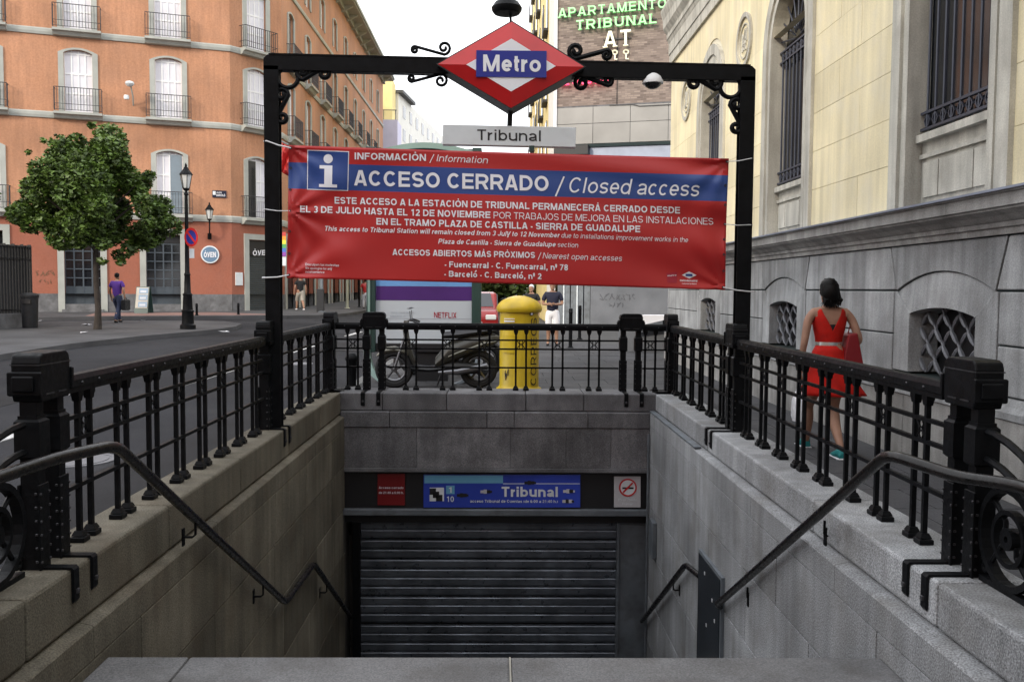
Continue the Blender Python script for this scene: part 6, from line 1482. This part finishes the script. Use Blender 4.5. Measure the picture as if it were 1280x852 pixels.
# ------------------------------------------------------------------ people
def skinned(name, V, E_, m, par, sub=2, root=0):
    """V: list of (x,y,z,r) or (x,y,z,rx,ry)"""
    me = bpy.data.meshes.new(name); me.from_pydata([v[:3] for v in V], E_, []); me.materials.append(M[m])
    o = bpy.data.objects.new(name, me); COL.objects.link(o)
    if par: o.parent = par; CH.setdefault(par.name, []).append(o)
    sk = o.modifiers.new('skin', 'SKIN'); sk.use_smooth_shade = True
    if not me.skin_vertices:
        me.skin_vertices.new() if hasattr(me.skin_vertices, 'new') else None
    return o, me, sub, V, root
def finish(o, me, sub, V, root):
    d = me.skin_vertices[0].data
    for i, v in enumerate(V): d[i].radius = (v[3], v[4] if len(v) > 4 else v[3]); d[i].use_root = (i == root)
    s_ = o.modifiers.new('sub', 'SUBSURF'); s_.levels = sub; s_.render_levels = sub
    # store as a plain mesh
    dg = bpy.context.evaluated_depsgraph_get(); nm = bpy.data.meshes.new_from_object(o.evaluated_get(dg)); o.modifiers.clear(); o.data = nm
    for q in nm.polygons: q.use_smooth = True
    return o
def skinmesh(name, V, E_, m, par, sub=2, root=0):
    bm = bmesh.new(); lay = bm.verts.layers.skin.verify(); vs = [bm.verts.new(v[:3]) for v in V]
    for v, q in zip(vs, V): v[lay].radius = (q[3], q[4] if len(q) > 4 else q[3]); v[lay].use_root = False
    vs[root][lay].use_root = True
    for a, b in E_: bm.edges.new((vs[a], vs[b]))
    me = bpy.data.meshes.new(name); bm.to_mesh(me); bm.free(); me.materials.append(M[m])
    o = bpy.data.objects.new(name, me); COL.objects.link(o); o.parent = par; CH.setdefault(par.name, []).append(o)
    sk = o.modifiers.new('skin', 'SKIN'); sk.use_smooth_shade = True; s_ = o.modifiers.new('sub', 'SUBSURF'); s_.levels = sub; s_.render_levels = sub
    return o
def hand(V, E_, w, dirn, side, s=1.0, curl=.4):
    """palm and five fingers grown from wrist vertex w of the skeleton; dirn = direction of the fingers, side = across the palm"""
    W0 = Vector(V[w][:3]); d = Vector(dirn).normalized(); sd_ = Vector(side).normalized(); nrm = d.cross(sd_)
    k = len(V); pm = W0+d*.05*s; V.append((*pm, .026*s, .014*s)); E_.append((w, k))
    for i, (o_, L) in enumerate(((-.026, .062), (-.009, .074), (.009, .07), (.025, .055))):
        b = pm+d*.04*s+sd_*o_*s; m_ = b+d*L*.5*s+nrm*curl*.02*s; e = b+d*L*.85*s+nrm*curl*.06*s; j = len(V)
        V += [(*b, .0095*s), (*m_, .0085*s), (*e, .007*s)]; E_ += [(k, j), (j, j+1), (j+1, j+2)]
    b = W0+d*.03*s-sd_*.03*s; e = b+d*.045*s-sd_*.022*s+nrm*.015*s; j = len(V); V += [(*b, .011*s), (*e, .008*s)]; E_ += [(k, j), (j, j+1)]
def head(par, c, fw_, s, skin, hairm, long_=0):
    """face-detailed head: skull lathe shaped by hand, nose, ears, eyes, mouth and hair"""
    yawh = math.atan2(-fw_[0], fw_[1])
    Mx = Matrix.Translation(Vector(c)) @ Matrix.Rotation(yawh, 4, 'Z') @ Matrix.Scale(s, 4)
    mb = MB(); n = 20; prof = [(-.115, .028, .03, .05), (-.105, .05, .05, .035), (-.08, .058, .068, .02), (-.045, .066, .08, .008), (0, .073, .09, 0), (.04, .074, .094, -.005), (.075, .066, .086, -.01), (.1, .048, .062, -.014), (.115, .02, .028, -.015)]
    for (z, rx, ry, oy) in prof:
        for j in range(n): a = 2*math.pi*j/n; mb.v.append((rx*math.cos(a), oy+ry*math.sin(a), z))
    for i in range(len(prof)-1):
        for j in range(n): mb.f.append((i*n+j, i*n+(j+1) % n, (i+1)*n+(j+1) % n, (i+1)*n+j))
    mb.f += [tuple(reversed(range(n))), tuple((len(prof)-1)*n+j for j in range(n))]
    mb.add([(-.012, .085, -.03), (.012, .085, -.03), (0, .115, -.028), (0, .088, .02)], [(0, 1, 2), (0, 2, 3), (1, 3, 2)])
    for s_ in (-1, 1): mb.lathe([(.005, -.03), (.014, -.015), (.016, .01), (.004, .03)], (s_*.076, -.002, -.005), 8, .5, 1)
    mb.v = [tuple(Mx @ Vector(v)) for v in mb.v]; h = mb.build('head', skin, par, world=False, smooth=True)
    mb = MB()
    for s_ in (-1, 1): mb.lathe([(.002, -.004), (.009, 0), (.002, .004)], (s_*.03, .082, .008), 8)
    mb.box(-.022, .022, .08, .087, -.06, -.055); mb.v = [tuple(Mx @ Vector(v)) for v in mb.v]; mb.build('face_features', 'ink', h)
    mb = MB(); prof = [(-.04, .06, .05, -.05), (-.02, .074, .07, -.03), (.02, .081, .09, -.016), (.055, .082, .1, -.012), (.09, .071, .09, -.014), (.115, .046, .06, -.016), (.128, .01, .015, -.016)]
    for (z, rx, ry, oy) in prof:
        for j in range(n):
            a = 2*math.pi*j/n; y = oy+ry*math.sin(a); lim = .075 if z > .05 else .01; mb.v.append((rx*math.cos(a), min(y, lim+.01*math.sin(j*3)), z))
    for i in range(len(prof)-1):
        for j in range(n): mb.f.append((i*n+j, i*n+(j+1) % n, (i+1)*n+(j+1) % n, (i+1)*n+j))
    mb.f += [tuple(reversed(range(n))), tuple((len(prof)-1)*n+j for j in range(n))]
    if long_:
        prof = [(.06, .07, .055, -.075), (.02, .078, .06, -.085), (-.03, .078, .056, -.088), (-.07, .074, .052, -.08), (-.1, .06, .042, -.07), (-.125, .04, .03, -.065), (-.14, .012, .012, -.065)]; k0 = len(mb.v)
        for (z, rx, ry, oy) in prof:
            for j in range(n): a = 2*math.pi*j/n; w_ = 1+.06*math.sin(j*5+z*60); mb.v.append((rx*w_*math.cos(a)-.01*(z < -.1), oy+ry*w_*math.sin(a), z))
        for i in range(len(prof)-1):
            for j in range(n): mb.f.append((k0+i*n+j, k0+i*n+(j+1) % n, k0+(i+1)*n+(j+1) % n, k0+(i+1)*n+j))
        mb.f += [tuple(k0+j for j in reversed(range(n))), tuple(k0+(len(prof)-1)*n+j for j in range(n))]
    mb.v = [tuple(Mx @ Vector(v)) for v in mb.v]; mb.build('hair', hairm, h, smooth=True)
def loft_e(name, secs, m, par, n=28, fold=0, nf=9, thick=0):
    """elliptical sections (cx, cy, z, rx, ry)"""
    mb = MB()
    for k, (cx, cy, z, rx, ry) in enumerate(secs):
        for j in range(n): a = 2*math.pi*j/n; w = 1+fold*(k/(len(secs)-1))*math.sin(a*nf+.5*math.sin(a*3)); mb.v.append((cx+rx*w*math.cos(a), cy+ry*w*math.sin(a), z))
    for i in range(len(secs)-1):
        for j in range(n): mb.f.append((i*n+j, i*n+(j+1) % n, (i+1)*n+(j+1) % n, (i+1)*n+j))
    o = fixn(mb.build(name, m, par, world=False, smooth=True)); return o
# the woman in red
wpos = (3.07, 8.5, 0)
w = thing('person', 'woman in a sleeveless red dress and teal shoes walking away on the right pavement', 'person', wpos)
V = [(0, 0, .93, .13, .1), (0, .01, 1.07, .105, .08), (0, .02, 1.2, .13, .09), (-.0, .02, 1.32, .13, .08), (0, .02, 1.40, .055, .05), (0, .025, 1.47, .045, .045), (0, .03, 1.5, .04, .04),
     (-.15, .01, 1.345, .05, .05), (-.205, .0, 1.29, .045), (-.25, -.04, 1.07, .036), (-.262, .02, .84, .024),
     (.15, .01, 1.345, .05, .05), (.205, 0, 1.29, .045), (.27, -.05, 1.09, .038), (.25, .12, .98, .028), (.17, .22, .97, .022),
     (-.085, 0, .86, .1), (-.09, .2, .50, .062), (-.088, .3, .44, .058), (-.085, .27, .3, .054), (-.087, .3, .12, .032), (-.087, .33, .055, .035), (-.087, .46, .03, .03),
     (.085, -.01, .86, .1), (.06, .0, .52, .064), (.05, 0, .46, .06), (.035, -.1, .3, .056), (.028, -.28, .12, .032), (.025, -.3, .055, .035), (.02, -.17, .03, .03)]
E_ = [(0, 1), (1, 2), (2, 3), (3, 4), (4, 5), (5, 6), (3, 7), (7, 8), (8, 9), (9, 10), (3, 11), (11, 12), (12, 13), (13, 14), (14, 15), (0, 16), (16, 17), (17, 18), (18, 19), (19, 20), (20, 21), (21, 22), (0, 23), (23, 24), (24, 25), (25, 26), (26, 27), (27, 28), (28, 29)]
hand(V, E_, 10, (0, .1, -1), (0, 1, 0), 1.0, .9); hand(V, E_, 15, (-1, .4, 0), (0, 0, 1), 1.0, .8)
skinmesh('body', V, E_, 'skin', w)
head(w, (0, .05, 1.545), (.12, 1), 1.0, 'skin', 'hair', 1)
mb = MB(); r = random.Random(9)
for i in range(90):
    a = math.pi+r.uniform(-.1, math.pi+.1); x0, y0 = .078*math.cos(a), .05+.09*math.sin(a)-.012
    P = [Vector((x0*.5, .05+(y0-.05)*.5, 1.545+.118)), Vector((x0*1.02, y0, 1.545+.06)), Vector((x0*1.08+r.uniform(-.008, .008), y0-.012, 1.545-.02))]
    if r.random() < .75: P += [Vector((x0*.95+r.uniform(-.02, .02), .05-.1+r.uniform(-.02, .01), 1.545-.08)), Vector((x0*.75-.01+r.uniform(-.04, .04), .05-.095+r.uniform(-.03, .01), 1.545-.12-r.uniform(0, .04)))]
    mb.tube(P, [.007]*(len(P)-1)+[.002], 5)
hs = mb.build('hair_strands', 'hair', w, world=False, smooth=True); hs['kind'] = 'stuff'
# bodice with a V opening at the back
mb = MB(); n = 72; rows_ = 12
def ip(z):
    Z = [1.05, 1.12, 1.18, 1.24, 1.29, 1.33, 1.36, 1.40]; RX = [.12, .132, .147, .158, .168, .172, .165, .14]; RY = [.09, .097, .104, .106, .102, .094, .086, .075]
    for k in range(len(Z)-1):
        if z <= Z[k+1]: q = (z-Z[k])/(Z[k+1]-Z[k]); return RX[k]+(RX[k+1]-RX[k])*q, RY[k]+(RY[k+1]-RY[k])*q
    return RX[-1], RY[-1]
for k in range(rows_+1):
    for j in range(n):
        a = 2*math.pi*j/n; c_, s_ = abs(math.cos(a)), math.sin(a)
        if s_ < 0: top = 1.17+.21*min(1, c_/.62) if c_ < .75 else 1.38-.13*((c_-.75)/.25)
        else: top = 1.3+.08*min(1, c_/.62) if c_ < .75 else 1.38-.13*((c_-.75)/.25)
        z = 1.05+(top-1.05)*k/rows_; rx, ry = ip(z); f_ = 1+.014*math.sin(a*13+k*.7)*(1-k/rows_); mb.v.append((rx*f_*math.cos(a), .015+ry*f_*math.sin(a), z))
for k in range(rows_):
    for j in range(n): mb.f.append((k*n+j, k*n+(j+1) % n, (k+1)*n+(j+1) % n, (k+1)*n+j))
o = mb.build('bodice', 'reddress', w, world=False, smooth=True); o.modifiers.new('th', 'SOLIDIFY').thickness = .006
loft_e('undershirt', [(0, .018, 1.14, .09, .088), (0, .018, 1.2, .1, .095), (0, .02, 1.235, .09, .092)], 'blackc', w)
loft_e('belt', [(0, .014, 1.035, .126, .096), (0, .014, 1.068, .124, .094)], 'silver', w)
loft_e('skirt', [(0, .01, 1.04, .12, .09), (0, .01, .98, .15, .115), (.005, .02, .88, .185, .145), (.015, .02, .78, .215, .175), (.03, .02, .68, .25, .2), (.05, .02, .6, .285, .215), (.06, .02, .565, .3, .22)], 'reddress', w, 72, .05, 11).modifiers.new('th', 'SOLIDIFY').thickness = .005
for (x, y) in ((-.087, .33), (.025, -.3)):
    mb = MB(); S_ = [(y-.045, .03, .035, .03), (y-.02, .06, .04, .055), (y+.04, .05, .044, .05), (y+.1, .035, .046, .035), (y+.16, .025, .04, .025), (y+.185, .02, .02, .015)]; n = 12
    for (yy, z, rw, rh) in S_:
        for j in range(n): a = 2*math.pi*j/n; mb.v.append((x+rw*math.cos(a), yy, max(.004, z+rh*math.sin(a))))
    for i in range(len(S_)-1):
        for j in range(n): mb.f.append((i*n+j, i*n+(j+1) % n, (i+1)*n+(j+1) % n, (i+1)*n+j))
    mb.f += [tuple(range(n)), tuple(5*n+j for j in range(n))]; s_ = fixn(mb.build('shoe', 'teal', w, world=False, smooth=True))
    MB().cbox(x-.046, x+.046, y-.05, y+.19, 0, .018, .005).build('sole', 'whitec', s_)
t = thing('handbag', 'dark red leather bag clamped under the right arm of the woman in red', 'handbag', (wpos[0], wpos[1], .8))
q0 = Vector(wpos)
fixn(MB().hexa([q0+Vector(v) for v in ((.1, -.1, .87), (.3, -.1, .85), (.29, .12, .85), (.12, .12, .87))], [q0+Vector(v) for v in ((.15, -.09, 1.14), (.235, -.09, 1.16), (.235, .1, 1.16), (.15, .1, 1.14))]).build('body', 'redbag', t, bevel=.012))
MB().tube([q0+Vector(v) for v in ((.17, 0, 1.12), (.2, 0, 1.25), (.23, .02, 1.28), (.24, 0, 1.14))], .006, 5).build('strap', 'redbag', t)
t = thing('shopping_bag', 'white plastic shopping bag hanging from the left hand of the woman in red', 'bag', (wpos[0]-.26, wpos[1], .3))
hx_, hy_ = q0.x-.262, q0.y+.04
mb = MB(); S_ = [(.30, .03, .02), (.31, .09, .05), (.36, .105, .055), (.5, .1, .05), (.56, .085, .03), (.6, .04, .012)]; n = 16
for k, (z, rx, ry) in enumerate(S_):
    for j in range(n): a = 2*math.pi*j/n; ww = 1+.07*math.sin(j*2.3+k*1.7); mb.v.append((hx_+rx*.62*ww*math.cos(a), hy_+ry*1.4*ww*math.sin(a), z))
for i in range(len(S_)-1):
    for j in range(n): mb.f.append((i*n+j, i*n+(j+1) % n, (i+1)*n+(j+1) % n, (i+1)*n+j))
mb.f += [tuple(range(n)), tuple(5*n+j for j in range(n))]; fixn(mb.build('body', 'bag', t, smooth=True))
MB().tube([(hx_, hy_-.06, .58), (hx_, hy_-.01, .72), (hx_, hy_+.02, .735), (hx_, hy_+.03, .72), (hx_, hy_+.07, .58)], .006, 5).build('handle', 'bag', t)

def man(label, loc, h, face, shirt, trousers, skin, hairm, legs='walk', arms='down', short=False, shoe='blackc', sleeve=.55, bag=False, extra=None):
    """upright figure, local frame looks along +Y, scaled to height h"""
    t = thing('person', label, 'person', loc, rz=face); s = h/1.75
    if legs == 'walk': F = [(-.1, .22, .5), (-.1, .3, .08), (.09, -.02, .5), (.09, -.3, .1)]
    else: F = [(-.11, .02, .5), (-.12, .0, .08), (.11, .01, .5), (.12, -.03, .08)]
    if arms == 'down': A = [(-.27, -.02, 1.14), (-.28, .1, .88), (.27, -.04, 1.14), (.29, .0, .88)]
    elif arms == 'front': A = [(-.27, .02, 1.14), (-.05, .26, 1.13), (.27, .02, 1.14), (.05, .26, 1.13)]
    V = [(0, 0, .95, .13, .11), (0, 0, 1.1, .13, .1), (0, 0, 1.25, .16, .11), (0, 0, 1.38, .15, .1), (0, 0, 1.47, .06), (0, .01, 1.55, .055),
         (-.17, 0, 1.4, .065), (-.22, 0, 1.33, .055), (*A[0], .042), (*A[1], .028), (.17, 0, 1.4, .065), (.22, 0, 1.33, .055), (*A[2], .042), (*A[3], .028),
         (-.095, 0, .88, .1), (*F[0], .065), (F[0][0], (F[0][1]+F[1][1])/2-.03, .32, .058), (*F[1], .036), (F[1][0], F[1][1]+.14, .03, .032),
         (.095, 0, .88, .1), (*F[2], .065), (F[2][0], (F[2][1]+F[3][1])/2-.03, .32, .058), (*F[3], .036), (F[3][0], F[3][1]+.14, .03, .032)]
    E_ = [(0, 1), (1, 2), (2, 3), (3, 4), (4, 5), (3, 6), (6, 7), (7, 8), (8, 9), (3, 10), (10, 11), (11, 12), (12, 13), (0, 14), (14, 15), (15, 16), (16, 17), (17, 18), (0, 19), (19, 20), (20, 21), (21, 22), (22, 23)]
    if arms == 'down': hand(V, E_, 9, (0, .2, -1), (0, 1, 0), 1, .8); hand(V, E_, 13, (0, .2, -1), (0, 1, 0), 1, .8)
    else: hand(V, E_, 9, (1, .3, .2), (0, 0, 1), 1, .8); hand(V, E_, 13, (-1, .3, .2), (0, 0, 1), 1, .8)
    sc3 = lambda L: [tuple(x*s for x in v) for v in L]
    skinmesh('body', sc3(V), E_, skin, t, 2)
    head(t, (0, .025*s, 1.635*s), (0, 1), s*.98, skin, hairm)
    # shirt: torso plus sleeves, grown from its own skeleton so that it follows the body
    T = [(0, 0, .83, .165, .135), (0, 0, 1.1, .165, .125), (0, 0, 1.25, .19, .135), (0, 0, 1.38, .17, .115), (0, 0, 1.455, .08, .075), (-.17, 0, 1.405, .08), (-.225, 0, 1.33, .072), (.17, 0, 1.405, .08), (.225, 0, 1.33, .072)]
    mL = Vector(T[6][:3]).lerp(Vector(A[0]), sleeve); mR = Vector(T[8][:3]).lerp(Vector(A[2]), sleeve); T += [(*mL, .066), (*mR, .066)]
    skinmesh('shirt', sc3(T), [(0, 1), (1, 2), (2, 3), (3, 4), (3, 5), (5, 6), (6, 9), (3, 7), (7, 8), (8, 10)], shirt, t, 2)
    kl = .52 if short else .1
    T = [(0, 0, 1.03, .14, .11), (0, 0, .95, .15, .12)]; Et = [(0, 1)]
    for q, sx_ in ((F[0:2], -1), (F[2:4], 1)):
        k = len(T); T += [(sx_*.1, 0, .86, .115, .12), (q[0][0], q[0][1], .52, .088)]; Et += [(1, k), (k, k+1)]
        if not short: T += [(q[0][0], (q[0][1]+q[1][1])/2-.02, .3, .075), (q[1][0], q[1][1], .09, .06)]; Et += [(k+1, k+2), (k+2, k+3)]
        else: T += [(q[0][0]*.98+q[1][0]*.02, q[0][1]*.9+q[1][1]*.1, .44, .095)]; Et += [(k+1, k+2)]
    skinmesh('shorts' if short else 'trousers', sc3(T), Et, trousers, t, 2)
    for q in (F[1], F[3]):
        T = [(q[0], q[1]-.05, .045, .042), (q[0], q[1]+.05, .045, .045), (q[0], q[1]+.17, .03, .034)]; skinmesh('shoe', sc3(T), [(0, 1), (1, 2)], shoe, t, 1)
    return t
p = ground(147, 403); man('man in a purple shirt and dark trousers walking away across the plaza', p, 1.68, rad(-8), 'purplec', 'jeans', 'skin2', 'hair', sleeve=.6)
t = thing('briefcase', 'black bag carried by the man in the purple shirt', 'bag', p+Vector((.4, 0, .5)))
MB().cbox(p.x+.22, p.x+.36, p.y-.22, p.y+.2, p.z+.42, p.z+.78, .03).build('body', 'blackc', t); MB().tube([p+Vector((.29, -.1, .78)), p+Vector((.29, 0, .86)), p+Vector((.29, .1, .78))], .012, 5).build('handle', 'blackc', t)
p = ground(375.5, 387.5, .0); man('man in a black shirt and pale shorts walking on the far left pavement', p, 1.72, rad(30), 'blackc', 'beige', 'skin', 'hair', short=True, shoe='whitec')
p = Vector((at(692, 430, 24).x, 24.6, 0)); man('man in a navy shirt and white shorts looking at his phone', p, 1.76, rad(172), 'navy', 'whitec', 'skin2', 'hair', legs='stand', arms='front', short=True, sleeve=.7)
q = p+Vector((0, -.3, 1.13)); t = thing('phone', 'small dark phone held in both hands by the man in white shorts', 'phone', q); MB().cbox(q.x-.04, q.x+.04, q.y-.03, q.y+.04, q.z, q.z+.012, .003).build('body', 'black', t)
p = Vector((at(665, 400, 27).x, 27.5, 0)); man('pale haired person in dark clothes standing behind the postbox', p, 1.68, rad(160), 'blackc', 'jeans', 'skin', 'board', legs='stand')
p = ground(457, 386); man('person in red and white far down the street beside the poster panel', p, 1.7, rad(10), 'bred', 'whitec', 'skin', 'hair')

# ------------------------------------------------------------------ unseen house, added behind the camera to shade the street
ob = thing('house', 'assumed plain orange house added out of view to shade the stairs and street', 'building', (-5, -20, 0))
MB().box(-62, 3.5, -34, -19, -.2, 21).build('wall', 'orange', ob)
for zf in (1.2, 5, 8.8, 12.6, 16.4):
    for k in range(20): MB().box(-60+k*3.2, -58.8+k*3.2, -19.05, -18.95, zf, zf+2.3).build('window', 'glass', ob)

# manhole covers, tar patches and drain on the road
for i, (x, y, r_) in enumerate(((-4.1, 8.6, .33), (-6.5, 13.5, .33), (-4.4, 19.5, .3))):
    z = gz(x, y)-.116; t = thing('manhole_cover', ['round iron manhole cover on the road beside the near left balustrade', 'round iron manhole cover farther out on the road', 'round iron manhole cover beyond the frame on the road'][i], 'manhole', (x, y, z))
    MB().lathe([(r_+.05, -.02), (r_+.05, .004), (r_, .004), (r_, .0), (r_-.02, 0), (r_-.02, .006), (.01, .006)], (x, y, z), 24).build('cover', 'grille', t)
for i, (x0, y0, x1, y1) in enumerate(((-3.7, 5.5, -2.9, 12.5), (-8.0, 10.5, -6.6, 13.2), (-5.0, 23.5, -3.2, 27))):
    P = [(x0, y0), (x1, y0+.1), (x1-.05, y1), (x0+.08, y1-.1)]; mb = MB()
    M['tar'] = M.get('tar') or mat('tar_patch', (.018, .018, .02), .8, var=.2, spk=.3, ss=60, spec=.15)
    mb.hexa([(a, b, gz(a, b)-.14) for a, b in P], [(a, b, gz(a, b)-.1165) for a, b in P]); tag(mb.build('road_patch', 'tar'), None, None, kind='structure')
